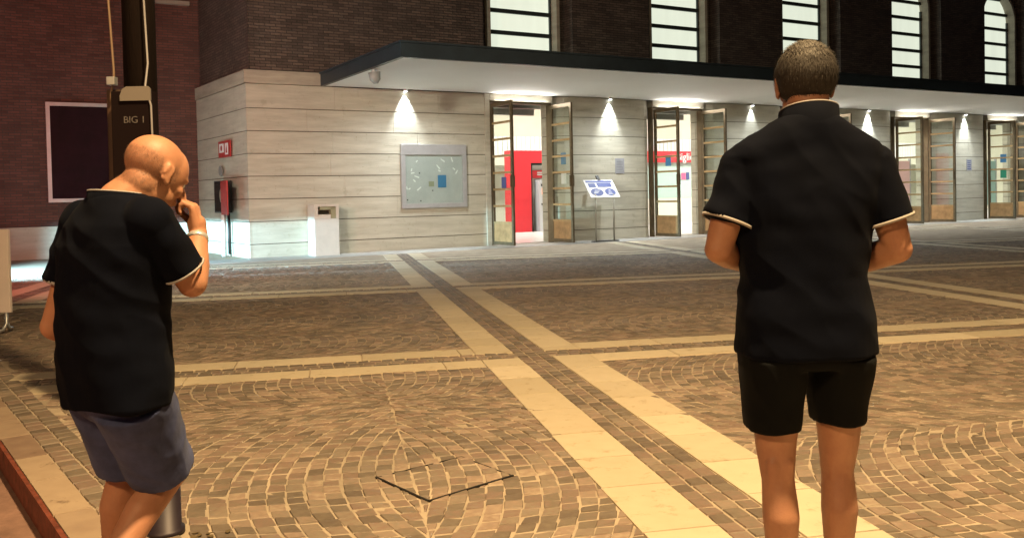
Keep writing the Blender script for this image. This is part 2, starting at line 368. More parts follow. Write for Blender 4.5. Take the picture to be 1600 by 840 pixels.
# apron of smooth slabs along the station front
aq = []
for j, (d0, d1) in enumerate(((0.0, .60), (.60, 1.2))):
    u = -1.0 - j*.4
    while u < 36:
        L_ = rng.uniform(.8, 1.1)
        if u > -.2 or d0 > -1:
            P = lambda uu, dd: np.array([Ox, Oy]) + uu*D2 + dd*N2
            aq.append([P(u, d1), P(u+L_-.008, d1), P(u+L_-.008, d0+.008), P(u, d0+.008)])
        u += L_
APRON = attr_mat('grey_apron_slab', (.30, .29, .27), (.46, .45, .42), 0.55, 6, 0.2)
Wq = np.array(aq); n = len(Wq)
tag(quads_mesh('station_apron_paving', Wq, np.full((n, 4), .006), rng.beta(2, 2, n)*.8, APRON, drop=.014, inset=.004), kind='structure')
# grout bed (plaza) with its kerb edge, and the lower street
b = MB()
pts = [tuple(KN*.70+KT*-6), tuple(KN*60+KT*-6), tuple(KN*60+KT*70), tuple(KN*.70+KT*70)]
b.prism(pts, -.30, -.0045); tag(b.build('plaza_ground', GROUT), kind='structure')
STREET = mat('street_flagstone', (.20, .115, .085), 0.8, 0, 4, 0.35, 0.6, 40)
b = MB(); b.prism([(-150, -150), (150, -150), (150, 150), (-150, 150)], -.4, -.13); tag(b.build('street_ground', STREET), kind='structure')
# kerb: slabs and rusty edge strip
ks = []; s = -3
while s < 9:
    L_ = rng.uniform(.38, .62); ks.append([KN*.705+KT*s, KN*.862+KT*s, KN*.862+KT*(s+L_-.007), KN*.705+KT*(s+L_-.007)]); s += L_
Wq = np.array(ks); n = len(Wq)
tag(quads_mesh('kerb_slab_paving', Wq, np.full((n, 4), .004), rng.beta(1.2, 1.2, n)*.9, KSLAB, drop=.014, inset=.004), kind='structure')
RUST = mat('rusty_kerb_edge', (.17, .042, .022), 0.7, 0.2, 14, 0.5, 0.6, 60)
b = MB(); b.prism([tuple(KN*.680+KT*-4), tuple(KN*.701+KT*-4), tuple(KN*.701+KT*12), tuple(KN*.680+KT*12)], -.3, .003)
kb = b.build('kerb_edge', RUST); tag(kb, kind='structure')
# sett-filled cover with a dark metal rim
mc = [np.array(q) for q in ((-.69, 4.33), (-.40, 3.97), (-.02, 4.31), (-.29, 4.65))]
mt = empty('manhole_cover', (-.35, 4.31, 0), label='square sett-filled manhole cover with a thin dark metal rim in the paving', cat='manhole cover')
b = MB()
for i in range(4):
    a, c = mc[i], mc[(i+1)%4]; t = (c-a)/np.linalg.norm(c-a); nn = np.array([-t[1], t[0]])*(.0055 if i < 2 else .002)
    b.prism([tuple(a-nn-(-.35, 4.31)), tuple(c-nn-(-.35, 4.31)), tuple(c+nn-(-.35, 4.31)), tuple(a+nn-(-.35, 4.31))], -.01, .0045 if i < 2 else .0005)
b.build('rim', mat('manhole_rim', (.02, .017, .014), .6, .5), mt)

# ------------------------------------------------------------------ the station
FA = math.atan2(.502, .865)
st = empty('railway_station', (Ox, Oy, 0), FA, label='dark brick railway station with pale stone ground floor, white canopy and tall lit arched windows', cat='railway station')
# facade frame: x = along the front, y = into the building, z up
def courses(mb, x0, x1, y0, y1, zs, blk=2.6, g=.018, vg=.004, seed=0):
    rr = random.Random(seed)
    for i, (a, c) in enumerate(zip(zs, zs[1:])):
        x = x0; L_ = blk*rr.uniform(.35, 1.0)
        while x < x1-.001:
            e = min(x+L_, x1)
            if x1-e < .3: e = x1
            mb.box(x + (vg if x > x0 else 0), e, y0, y1, a+g, c); x = e; L_ = blk*rr.uniform(.85, 1.1)
ZS = [-.1, .31, .84, 1.37, 1.90, 2.43, 2.96, 3.49, 4.06]
sd = np.array([-.5656, .8247]); A0 = np.array([-6.1, 20.77])
b = MB(); courses(b, 0.03, 6.30, 0, .25, ZS, seed=3)
b.box(6.302, 6.44, -.03, .3, 0, 4.06)
b.build('stone_wall', STONE, st)
b = MB(); b.box(.04, 6.43, .02, .9, 0, 4.05); b.build('stone_backing', GROOVE, st)
b = MB(); b.box(-.02, 2.10, -.03, .35, 4.072, 4.38); b.build('stone_coping', STONE_TOP, st)
# chamfered side of the stone block, in its own rotated frame
SA = math.atan2(sd[1], sd[0]) - FA
side_xf = Matrix.Rotation(SA, 4, 'Z')
b = MB(); courses(b, 0.0, 4.3, -.001, .25, ZS, blk=1.9, seed=5)
# local y of the side frame points to its left (outwards) -> flip so it goes inwards
for v in b.b.verts: v.co.y = -v.co.y
b.build('stone_side_wall', STONE, st, xf=Matrix.Translation((0.02, -.005, 0)) @ side_xf)
b = MB(); b.box(0.03, 4.3, -.9, -.02, 0, 4.05); b.build('stone_side_backing', GROOVE, st, xf=Matrix.Translation((0.02, -.005, 0)) @ side_xf)
b = MB(); b.box(-.03, 4.3, -.35, .03, 4.072, 4.38); b.build('stone_side_coping', STONE_TOP, st, xf=Matrix.Translation((0.02, -.005, 0)) @ side_xf)
# brick above
BAY = 5.57; X0 = 6.45
TOPZ = 13.0
b = MB()
b.box(0.15, 6.38, .12, .9, 4.08, TOPZ)
bays = [X0 + BAY*k for k in range(6)]
for k in range(5): b.box(bays[k]-.08+2.83, bays[k]-.08+BAY, .02, .9, 4.08, TOPZ)
b.box(bays[5]-.08+2.83, bays[5]+3.5, .02, .9, 4.08, TOPZ)
for k in range(6):     # below the sill and above the arch of each bay
    x0 = bays[k]-.08+.002; x1 = x0+2.826; cx_ = x0+1.413; rr = 1.41; zc = 8.2
    b.box(x0, x1, .25, .9, 4.08, 4.95)
    arch = [(cx_+rr*math.cos(t), zc+rr*math.sin(t)) for t in np.linspace(math.pi, 0, 17)]
    for (ax, az), (bx, bz) in zip(arch, arch[1:]): b.prism_y([(ax, az), (bx, bz), (bx, TOPZ), (ax, TOPZ)], .03, .9)
b.build('brick_wall', BRICK, st)
b = MB(); b.box(.1, 4.25, -.9, -.12, 4.08, TOPZ); b.build('brick_side_wall', BRICK, st, xf=Matrix.Translation((0.02, -.005, 0)) @ side_xf)
# tall windows
def arch_outline(cx_, hw, z0, zc, n_=15, o=0):
    pts = [(cx_-hw, z0), (cx_+hw, z0)]
    return pts + [(cx_+hw*math.cos(t), zc+hw*math.sin(t)) for t in np.linspace(0, math.pi, n_)]
def make_window(x0):
    cx_ = x0 - .08 + 1.415; hw = 1.07; zc = 7.95; z0 = 4.97
    # stone surround: strips between the brick recess and the glass
    b = MB(); JW = .10
    out = [(cx_-hw-JW, z0), *[(cx_+(hw+JW)*math.cos(t), zc+(hw+JW)*math.sin(t)) for t in np.linspace(math.pi, 0, 17)], (cx_+hw+JW, z0)]
    inn = [(cx_-hw, z0), *[(cx_+hw*math.cos(t), zc+hw*math.sin(t)) for t in np.linspace(math.pi, 0, 17)], (cx_+hw, z0)]
    for (a, c, d, e) in zip(out, out[1:], inn[1:], inn): b.prism_y([a, c, d, e], .30, .74)
    f = b.build('window', STONE_TOP, st)
    b = MB()      # brick infill either side and above
    b2 = MB(); b2.prism_y(arch_outline(cx_, hw-.01, z0, zc, 21), .66, .675); b2.build('pane', LITPANE, f)
    b3 = MB(); z = z0+.28
    while z < zc+hw-.1:
        half = hw if z < zc else math.sqrt(max(0, hw*hw-(z-zc)**2)); b3.box(cx_-half, cx_+half, .58, .655, z-.055, z+.055); z += .60
    b3.box(cx_-hw, cx_-hw+.05, .59, .655, z0, zc); b3.box(cx_+hw-.05, cx_+hw, .59, .655, z0, zc); b3.box(cx_-hw, cx_+hw, .585, .652, z0, z0+.08)
    b3.build('glazing_bars', DKFRAME, f)
    return f
for k in range(6): make_window(bays[k])
for k in range(6):    # inner brick reveal behind the recess, with a hole for the window
    b = MB()
    x0 = bays[k]-.08+.004; x1 = x0+2.822; cx_ = x0+1.411; hw = 1.17
    b.box(x0, cx_-hw, .45, .85, 4.96, 7.95); b.box(cx_+hw, x1, .45, .85, 4.96, 7.95)
    ar = [(cx_+hw*math.cos(t), 7.95+hw*math.sin(t)) for t in np.linspace(math.pi, 0, 17)]
    b.prism_y([(x0, 7.95), ar[0], (ar[0][0], 9.6), (x0, 9.6)], .45, .85); b.prism_y([(x1, 7.95), (x1, 9.6), (ar[-1][0], 9.6), ar[-1]], .45, .85)
    for (ax, az), (bx, bz) in zip(ar, ar[1:]): b.prism_y([(ax, az), (bx, bz), (bx, 9.6), (ax, 9.6)], .45, .85)
    b.build('window_reveal', BRICK, st)
# canopy
CL, CR, CD = 1.80, 38.0, 4.95
b = MB(); b.box(CL+.04, CR, -CD+.04, -.035, 4.078, 4.10)
b.build('canopy_soffit', SOFFIT, st)
b = MB(); b.box(CL, CR, -CD, -CD+.10, 4.07, 4.35); b.box(CL, CL+.10, -CD+.101, -.04, 4.07, 4.35); b.box(CL+.05, CR, -CD+.05, -.04, 4.101, 4.30)
b.box(CL-.03, CR, -CD-.03, -CD+.05, 4.351, 4.39); b.box(CL-.03, CL+.1, -CD+.051, -.04, 4.351, 4.39)
b.build('canopy_fascia', FASCIA, st)
# piers with softly bowed faces
def pier_outline(x0, x1, bow=.14, rc=.45, n_=20):
    pts = []
    for i in range(n_+1):
        x = x0 + (x1-x0)*i/n_; t = min(x-x0, x1-x)/rc
        y = -bow*(1-(2*(x-(x0+x1)/2)/(x1-x0))**2)
        if t < 1: y += .40*(1-math.sqrt(max(0, 1-(1-t)**2)))
        pts.append((x, y))
    return pts
for k in range(5):
    x0 = bays[k]+2.0; x1 = bays[k+1]
    b = MB()
    for i, (a, c) in enumerate(zip(ZS[:-1]+[4.06-.001], ZS[1:]+[4.077])):
        po = pier_outline(x0, x1); b.prism(po + [(x1, .6), (x0, .6)], a+.018, c)
    b.build('pier', STONE, st)
    b = MB(); po = [(x, y+.012) for x, y in pier_outline(x0+.01, x1-.01)]; b.prism(po+[(x1-.01, .59), (x0+.01, .59)], 0, 4.05); b.build('pier_joints', GROOVE, st)
# lintel and door frame per bay, doors
def leaf():
    """door leaf, hinge at x=0, leaf towards +x, thickness y"""
    Wd, Hh = 1.06, 3.80
    e = empty('door')
    b = MB(); b.box(0, .085, -.03, .03, .03, Hh, .004); b.box(Wd-.085, Wd, -.03, .03, .03, Hh, .004)
    b.box(.085, Wd-.085, -.028, .028, Hh-.10, Hh); b.box(.085, Wd-.085, -.028, .028, .03, .12)
    b.build('frame', BRONZE, e)
    b = MB(); n_ = 7; zb = .62; dz = (Hh-.10-zb)/n_
    for i in range(n_): b.box(.085, Wd-.085, -.034, .034, zb+i*dz-.028, zb+i*dz+.028)
    b.build('rails', BRASS, e)
    b = MB(); b.box(.085, Wd-.085, -.004, .004, .62, Hh-.10); b.build('glass', GLASS, e)
    b = MB(); b.box(.085, Wd-.085, -.022, .022, .121, .59); b.build('kick_plate', KICK, e)
    b = MB(); b.box(Wd-.06, Wd-.03, -.07, -.031, 1.55, 1.85, .006); b.box(Wd-.06, Wd-.03, .031, .07, 1.55, 1.85, .006); b.build('handle', BRONZE, e)
    return e
door0 = leaf(); door0.parent = st
def place_door(o, x, ang): o.location = (x, 0.0, 0); o.rotation_euler = (0, 0, ang); return o
first = True
for k in range(6):
    x = bays[k]
    dl = door0 if first else copy_tree(door0, st); first = False
    place_door(dl, x+.05, R(-88)); dr = copy_tree(door0, st); place_door(dr, x+1.95, R(-91))
    b = MB(); b.box(x, x+.05, .05, .25, 0, 3.88); b.box(x+1.95, x+2.0, .05, .25, 0, 3.88); b.box(x+.05, x+1.95, .05, .25, 3.83, 3.88)
    b.build('door_frame', BRONZE, st)
    b = MB(); b.box(x, x+2.0, -.02, .6, 3.882, 4.077); b.build('lintel', STONE_TOP, st)
    b = MB(); b.box(x+.1, x+1.9, .8, .95, 3.60, 3.78); b.box(x-.6, x+2.5, .9, 1.0, 3.80, 4.5); b.build('air_curtain', GREY_MET, st)
# hall interior
HALLW = mat('cream_hall_wall', (.74, .72, .60), 0.6, 0, 1, 0.04)
HALLF = mat('pale_hall_floor', (.66, .66, .64), 0.25, 0, 2, 0.08)
FROST = mat('frosted_panel', (.86, .90, .88), 0.5)
b = MB(); b.box(3, 44, .26, 14.2, -.05, .012); b.build('hall_floor', HALLF, st)
b = MB(); b.box(3, 44, 13.0, 13.2, 0.012, 6.2); b.box(2.9, 3.0, .9, 13.0, 0, 6.2); b.box(44, 44.1, .9, 13.0, 0, 6.2); b.build('hall_wall', HALLW, st)
b = MB(); b.box(3, 44, .91, 13.2, 6.2, 6.3); b.build('hall_ceiling', SOFFIT, st)
b = MB()
for k in range(170): b.box(6+k*.22, 6+k*.22+.19, 10.5, 10.54, 2.95, 3.72)
b.build('frosted_band', FROST, st)
b = MB(); b.box(6, 44, 10.6, 10.9, 3.721, 5.6); b.box(6, 44, 10.6, 10.9, 2.55, 2.94); b.build('cream_band', HALLW, st)
for i in range(6):
    lo = lamp('hall_light', 'AREA', (0, 0, 0), 250, NEUT if i % 2 else (1, .97, .9), sx=4.5, sy=1.6); lo.parent = st; lo.location = (8+i*6, 5.5, 6.1)
    bt = MB(); bt.box(8+i*6-2.3, 8+i*6+2.3, 4.7, 6.3, 6.12, 6.19); bt.build('light_panel', WHITE_MET, st)

# downlights at the wall heads
HOUS = mat('downlight_housing', (.7, .7, .7), .4, .3)
LENS = emit_mat('downlight_lens', (.95, 1, 1), 8)
for i, u in enumerate((4.0, 10.3, 15.9, 21.5, 27.05)):  # the third, weaker one is added to brighten its pier
    yy = -.07 if i == 0 else -.215
    b = MB(); b.tube([(u, yy, 4.076), (u, yy, 4.02)], .055, 16); h = b.build('downlight', HOUS, st)
    b = MB(); b.tube([(u, yy, 4.019), (u, yy, 4.014)], .045, 16); b.build('lens', LENS, h)
    l = lamp('downlight_beam', 'SPOT', (0, 0, 0), 300 if i != 2 else 60, COOL, radius=.03, size=66, blend=.85); l.parent = st; l.location = (u, yy, 4.0); l.rotation_euler = (R(2), 0, 0)
    l = lamp('canopy_fill', 'SPOT', (0, 0, 0), 210, COOL, radius=.05, size=165, blend=1); l.parent = st; l.location = (u, -1.9, 4.05)  # added fill under mid-canopy without a fixture, brightens the soffit by bounce
for k in range(6):      # fill lamp added along each doorway's bright head, to light the soffit
    l = lamp('door_head_fill', 'AREA', (0, 0, 0), 9, (1, .97, .90), sx=1.7, sy=.05); l.parent = st; l.location = (bays[k]+1, -.04, 3.86); l.rotation_euler = (R(-128), 0, 0)

# ------------------------------------------------------------------ left brick wing
P1 = A0 + sd*4.2
wg = empty('brick_wing', (P1[0], P1[1], 0), FA, label='red brick side wing with a pale stone plinth left of the stone corner', cat='building')
b = MB(); b.box(-14, .4, 0, .6, .80, TOPZ); b.build('wall', BRICK_RED, wg)
b = MB(); b.box(-14, .2, -.05, .5, -.1, .72); b.box(-14, .2, -.07, .5, .722, .80, .01); b.build('plinth', STONE, wg)
b = MB(); b.box(-1.05, -.10, -.14, .1, 6.58, 6.68); b.build('window_sill', STONE_TOP, wg)
pc_ = empty('poster_case', (P1[0]-3.05*.865+.05*.502, P1[1]-3.05*.502-.05*.865, 1.4), FA, label='dark maroon poster case with a pale metal frame on the left brick wall', cat='poster case')
w2 = 1.9
b = MB(); fr_ = .09
b.box(0, w2, -.06, 0, 0, fr_); b.box(0, w2, -.06, 0, 2.5-fr_, 2.5); b.box(0, fr_, -.06, 0, fr_, 2.5-fr_); b.box(w2-fr_, w2, -.06, 0, fr_, 2.5-fr_); b.build('frame', GREY_MET, pc_)
b = MB(); b.box(fr_, w2-fr_, -.02, 0.0, fr_, 2.5-fr_); b.build('back_panel', mat('maroon_panel', (.022, .004, .010), .5, 0, 2, .3, spec=.1), pc_)
b = MB(); b.box(fr_, w2-fr_, -.05, -.045, fr_, 2.5-fr_); b.build('pane', glass_mat('case_glass', refl=.008), pc_)
pc_.location = (P1[0]-3.60*.865+.06*.502, P1[1]-3.60*.502-.06*.865, 1.4)

# ------------------------------------------------------------------ things on and before the facade
def fpos(u, d, z=0): return (Ox+u*.865+d*.502, Oy+u*.502-d*.865, z)
def spos(s, d, z=0):   # side wall: d outwards (left normal)
    nn = np.array([-sd[1], sd[0]]); nn = -nn if nn @ np.array([-1, -1]) < 0 else nn
    q = A0 + sd*s + nn*d; return (q[0], q[1], z)
SANG = math.atan2(-sd[1], -sd[0])   # local x runs towards the corner, local -y is outwards
def text_obj(name, body, size, matl, parent, loc, rot, ext=.002):
    cu = bpy.data.curves.new(name, 'FONT'); cu.body = body; cu.size = size; cu.extrude = ext; cu.align_x = 'CENTER'; cu.align_y = 'CENTER'
    to = bpy.data.objects.new('tmp', cu); C.objects.link(to); bpy.context.view_layer.update()
    me = bpy.data.meshes.new_from_object(to.evaluated_get(bpy.context.evaluated_depsgraph_get()))
    bpy.data.objects.remove(to); me.materials.clear(); me.materials.append(matl)
    o = bpy.data.objects.new(name, me); C.objects.link(o); o.parent = parent; o.location = loc; o.rotation_euler = rot
    return o
WHITE = mat('white_print', (.8, .8, .78), .5)
BLUE = mat('blue_print', (.06, .20, .38), .5)
NAVY = mat('navy_print', (.07, .09, .24), .5)
# notice board
nb = empty('notice_board', fpos(3.83, .01, 1.06), FA, label='grey glazed notice board with torn paper scraps and a blue leaflet on the stone wall', cat='notice board')
b = MB(); b.box(0, 1.86, -.07, 0, 0, .12, .006); b.box(0, .12, -.07, 0, .121, 1.36); b.box(1.74, 1.86, -.07, 0, .121, 1.36); b.box(0, 1.86, -.075, 0, 1.361, 1.63, .008); b.build('frame', mat('alu_frame', (.46, .46, .46), .42, .35, 5, .08), nb)
b = MB(); b.box(.121, 1.739, -.03, -.002, .121, 1.36); b.build('back_panel', mat('board_back', (.50, .50, .49), .7, 0, 2, .12, col2=(.40, .41, .41)), nb)
b = MB(); b.box(.121, 1.739, -.058, -.055, .121, 1.36); b.build('pane', GLASS, nb)
b = MB(); b.box(1.03, 1.27, -.038, -.032, .52, .84); b.build('leaflet', BLUE, nb)
rr = random.Random(4)
for (x, z) in ((.45, 1.2), (.30, .98), (.33, .90), (.44, .80), (.37, .70), (.16, .52), (.23, .50), (.50, .50), (1.18, 1.22), (1.50, 1.0), (1.58, .92), (1.05, 1.05), (1.08, .95), (1.45, 1.24)):
    a = rr.uniform(0, 3.1); l_ = rr.uniform(.03, .075); w_ = .018
    dx, dz = math.cos(a)*l_, math.sin(a)*l_; ex, ez = -math.sin(a)*w_, math.cos(a)*w_
    MB().prism_y([(x-dx-ex, z-dz-ez), (x+dx-ex*.4, z+dz-ez), (x+dx+ex, z+dz+ez*.5), (x-dx+ex, z-dz+ez)], -.036, -.032).build('paper_scrap', WHITE, nb)
b = MB(); b.box(.77, .92, -.036, -.032, .55, .68); b.build('note', mat('olive_note', (.3, .3, .2), .6), nb)
for x, z in ((.50, .88), (.86, .43), (.52, .17), (.15, .2)): MB().box(x, x+.03, -.038, -.034, z, z+.03).build('pin', DARK_MET, nb)
# waste / box by the wall
bn = empty('utility_cabinet', fpos(1.40, .28, 0), FA, label='tall narrow off-white cabinet with an open top slot against the stone wall', cat='cabinet')
PINK = mat('offwhite_paint', (.60, .54, .47), .5, 0, 4, .06)
b = MB(); b.box(0, .60, -.26, .26, 0, .88, .008); b.box(0, .09, -.26, .26, .882, 1.22); b.box(.53, .60, -.26, .26, .882, 1.22); b.box(.091, .529, .20, .26, .882, 1.22); b.box(.091, .40, -.26, .19, .882, .98); b.box(.091, .529, -.26, .199, 1.17, 1.22)
b.build('body', PINK, bn)
b = MB(); b.box(.15, .50, -.255, -.12, 1.09, 1.165); b.box(.41, .528, -.255, -.1, .885, 1.16); b.build('inner_tray', mat('olive_metal', (.34, .32, .20), .5, .2), bn)
# fire signs and hydrant
fs = empty('fire_sign', spos(2.06, .02, 2.42), SANG, label='small red fire hose sign with white symbols on the stone side wall', cat='sign')
b = MB(); b.box(0, .95, -.03, 0, 0, .40, .004); b.build('plate', RED_P, fs)
b = MB(); b.box(.10, .46, -.036, -.031, .12, .34); b.box(.56, .80, -.036, -.031, .06, .34); b.build('symbol', WHITE, fs)
b = MB(); b.tube([(.28, -.040, .23), (.28, -.043, .23)], .07, 16); b.prism_y([(.63, .10), (.74, .10), (.72, .22), (.69, .30), (.65, .20)], -.041, -.037); b.build('symbol_detail', RED_P, fs)
hx = empty('hose_cabinet', spos(1.86, .02, 0.0), SANG, label='open fire hose cabinet with red door on a white pipe by the stone side wall', cat='hose cabinet')
b = MB(); b.box(0, .70, -.03, 0, 1.06, 1.84); b.box(0, .04, -.22, -.031, 1.06, 1.84); b.box(.66, .70, -.22, -.031, 1.06, 1.84); b.box(.041, .659, -.22, -.031, 1.80, 1.84); b.box(.041, .659, -.22, -.031, 1.06, 1.10); b.build('box', DARK_MET, hx)
b = MB()
for a_ in range(3): b.tube([(.35+.20*math.cos(t)*(1-.15*a_), -.06-.04*a_, 1.48+.24*math.sin(t)*(1-.15*a_)) for t in np.linspace(0, 6.2, 20)], .018, 8)
b.build('hose', mat('hose_cloth', (.25, .22, .17), .8), hx)
b = MB(); b.box(.0, .90, -.03, 0, 0, .80, .005); dd = b.build('door', RED_P, hx); dd.location = (.71, -.24, 1.02); dd.rotation_euler = (0, 0, R(-8))
b = MB(); b.tube([(.42, -.14, 0), (.42, -.14, 1.06)], .06, 14); b.build('pipe', WHITE_MET, hx, smooth=True)
b = MB(); b.tube([(.56, -.05, .05), (.56, -.05, 1.05)], .035, 10); b.build('drain_pipe', DARK_MET, hx, smooth=True)
kb_ = MB().tube([(0, 0, 0), (0, -.03, 0)], .13, 20).build('wall_plaque', mat('plaque_grey', (.25, .25, .24), .7)); kb_.location = spos(1.97, .02, 2.1); kb_.rotation_euler = (0, 0, SANG)
tag(kb_, label='round grey blank plaque between the fire sign and the hose cabinet', cat='plaque')
# camera under the canopy
cc = empty('security_camera', fpos(1.95, 3.15, 4.07), FA, label='small grey floodlight-shaped security camera under the canopy corner', cat='security camera')
b = MB(); b.tube([(0, 0, 0), (0, 0, -.08)], .05, 12); b.build('bracket', GREY_MET, cc)
b = MB(); b.tube([(0, 0, -.06), (0.02, 0, -.22), (.03, 0, -.30)], [.13, .115, .05], 14); b.build('housing', mat('camera_grey', (.30, .31, .30), .5), cc, smooth=True)
# sign stand
sn = empty('info_stand', fpos(9.55, .95, 0), FA, label='tilted blue and white information board on two thin metal legs before the bowed stone pier', cat='information stand')
for x in (-.32, .30):
    MB().tube([(x, .05, 0), (x, .05, 1.32)], .022, 10).build('leg', mat('stand_metal', (.36, .34, .28), .4, .6), sn, smooth=True)
MB().box(-.42, .40, -.05, .15, 0, .03, .004).build('base', DARK_MET, sn)
tilt = Matrix.Translation((0, .02, 1.22)) @ Matrix.Rotation(R(-38), 4, 'X') @ Matrix.Shear('XY', 4, (0, 0))
MB().box(-.50, .50, -.015, .015, 0, .62, .003).build('board', WHITE_MET, sn, xf=tilt)
b = MB(); b.box(-.44, .44, -.021, -.017, .52, .59); b.box(-.40, -.16, -.021, -.017, .35, .49); b.box(-.10, .38, -.021, -.017, .36, .50)
b.prism_y([(-.42+.21+.21*math.cos(t), .18+.13*math.sin(t)) for t in np.linspace(0, 6.0, 14)], -.021, -.017); b.prism_y([(.24+.18*math.cos(t), .18+.13*math.sin(t)) for t in np.linspace(0, 6.0, 14)], -.021, -.017)
b.build('print', NAVY, sn, xf=tilt)
b = MB()
for i in range(4): b.box(-.42, -.08-.05*(i % 2), -.0225, -.0205, .505+.0-.0*i-.035*i*0, .512) if i == 0 else b.box(-.36+.03*i, -.24+.05*i, -.0235, -.0215, .10+.045*i, .112+.045*i)
for i in range(4): b.box(.14+.02*i, .30-.01*i, -.0235, -.0215, .10+.045*i, .112+.045*i)
b.build('print_detail', WHITE, sn, xf=tilt)
b = MB(); b.box(.0, .10, -.02, .02, .60, .78, .01); b.build('clip', DARK_MET, sn, xf=tilt)
# pier notices
for u, lab in ((10.64, 'small grey notice on the stone pier above the information stand'), (27.3, 'small grey notice with dark marks on the far right stone pier')):
    nt_ = empty('notice', fpos(u, .150, 1.9), FA, label=lab, cat='notice')
    MB().box(-.16, .16, -.012, 0, 0, .44).build('sheet', mat('notice_grey', (.34, .34, .36), .6), nt_)
    b = MB()
    for i in range(5): b.box(-.12, .10-.03*(i % 2), -.016, -.013, .06+i*.075, .09+i*.075)
    b.build('print', NAVY if u > 20 else GREY_MET, nt_)
# leaflets on doors are stickers: small blue sheets taped to the glass
for (k, side_, z, m_) in ((0, 'r', 2.15, BLUE), (0, 'r', 1.62, WHITE), (1, 'l', 2.1, BLUE), (0, 'l', 1.5, NAVY), (4, 'l', 2.2, BLUE), (4, 'l', 1.6, mat('green_print', (.03, .25, .15), .5))):
    x = bays[k]+(.05 if side_ == 'l' else 1.95)
    s_ = MB().box(-.008 if side_ == 'r' else .0, .0 if side_ == 'r' else .008, -.72, -.48, z, z+.32).build('door_notice', m_); s_.parent = None
    s_.location = fpos(x, 0, 0); s_.rotation_euler = (0, 0, FA)
    s_.location = fpos(x - (.012 if side_ == 'l' else -.0), .0, 0) if side_ == 'r' else fpos(x + .006, .0, 0)
    nm = {0: 'first', 1: 'second', 4: 'fifth'}[k]; cl = {'blue_print': 'blue', 'white_print': 'white', 'navy_print': 'navy', 'green_print': 'green'}[m_.name]
    tag(s_, label='small %s notice taped to the %s leaf glass of the %s doorway from the left' % (cl, 'right' if side_ == 'r' else 'left', nm), cat='notice')

# ------------------------------------------------------------------ inside the hall
# red booth seen through the first doorway
rb = empty('red_booth', fpos(10.7, -6.3, .012), FA, label='bright red booth wall seen through the first doorway', cat='booth')
b = MB(); b.box(0, .86, 0, .4, 0, 2.90); b.box(.861, 5.0, 0, .4, 2.46, 2.90); b.box(2.8, 5.0, 0, .4, 0, 2.459); b.build('portal', RED_HALL, rb)
b = MB(); b.box(.861, .93, .02, .38, 0, 2.455); b.box(.931, 2.799, .02, .38, 2.39, 2.455); b.build('inner_frame', DARK_MET, rb)
b = MB(); b.box(.931, 2.799, .30, .38, 0, 2.389); b.build('back_panel', WHITE_MET, rb)
b = MB(); b.box(1.05, 2.7, .22, .29, 1.92, 2.20); b.build('header', RED_HALL, rb)
b = MB(); b.box(1.25, 1.9, .21, .218, 2.02, 2.07); b.box(1.25, 1.7, .21, .218, 2.10, 2.14); b.build('header_print', WHITE, rb)
b = MB(); b.box(1.75, 1.95, .10, .28, 0, 1.90); b.build('side_panel', RED_HALL, rb)
tm = empty('ticket_machine', fpos(11.78, -6.2, .012), FA, label='grey ticket machine with dark screen slots inside the red booth', cat='ticket machine')
b = MB(); b.box(0, .62, -.10, .22, 0, 1.85, .01); b.build('body', mat('machine_grey', (.55, .57, .60), .4, .2), tm)
b = MB(); b.box(.07, .55, -.125, -.101, 1.62, 1.70); b.box(.07, .55, -.125, -.101, .95, 1.01); b.box(.16, .26, -.12, -.101, 1.12, 1.22); b.box(.33, .46, -.12, -.101, 1.10, 1.25); b.build('slot', DARK_MET, tm)
b = MB(); b.box(.09, .50, -.115, -.101, 1.32, 1.56); b.build('screen', emit_mat('screen', (.9, .5, .35), .5), tm)
# ticket office seen through the second doorway
tk = empty('ticket_office', fpos(17.5, -9.5, .012), FA, label='ticket office counter with red fascia lettering and green glass seen through the second doorway', cat='ticket office')
b = MB(); b.box(0, 7.5, 0, .5, 2.62, 3.10); b.build('fascia', RED_HALL, tk)
text_obj('lettering', 'Biglietteria', .47, WHITE, tk, (4.55, -.012, 2.84), (R(90), 0, 0), .004)
b = MB(); b.box(0, 7.5, .2, .24, 1.05, 2.61); b.build('screen_glass', mat('green_glass_panel', (.46, .60, .56), .15), tk)
b = MB(); b.box(0, 7.5, -.1, .5, 0, 1.04); b.build('counter', HALLW, tk)
b = MB(); b.box(3.98, 4.22, .17, .199, 1.85, 2.15); b.build('pink_notice', mat('pink_print', (.75, .12, .25), .5), tk)
b = MB(); b.box(4.26, 4.42, .17, .199, 1.85, 2.17); b.build('blue_notice', NAVY, tk)
# hall boards for the right-hand doorways; the pink one added to imitate pane reflections
for u, m_, lab in ((30.6, mat('pink_board', (.60, .36, .36), .6), 'tall dull pink panel added to imitate reflections in the fourth doorway glass'), (37.2, mat('teal_board', (.35, .52, .48), .6), 'tall teal hall panel seen through the far right doorway glass')):
    e_ = empty('hall_panel', fpos(u, -5.2, .012), FA, label=lab, cat='panel')
    MB().box(-.5, .5, -.03, .03, .35, 2.5).build('board', m_, e_); MB().box(-.56, -.5, -.05, .05, 0, 2.6).box(.5, .56, -.05, .05, 0, 2.6).build('posts', GREY_MET, e_)

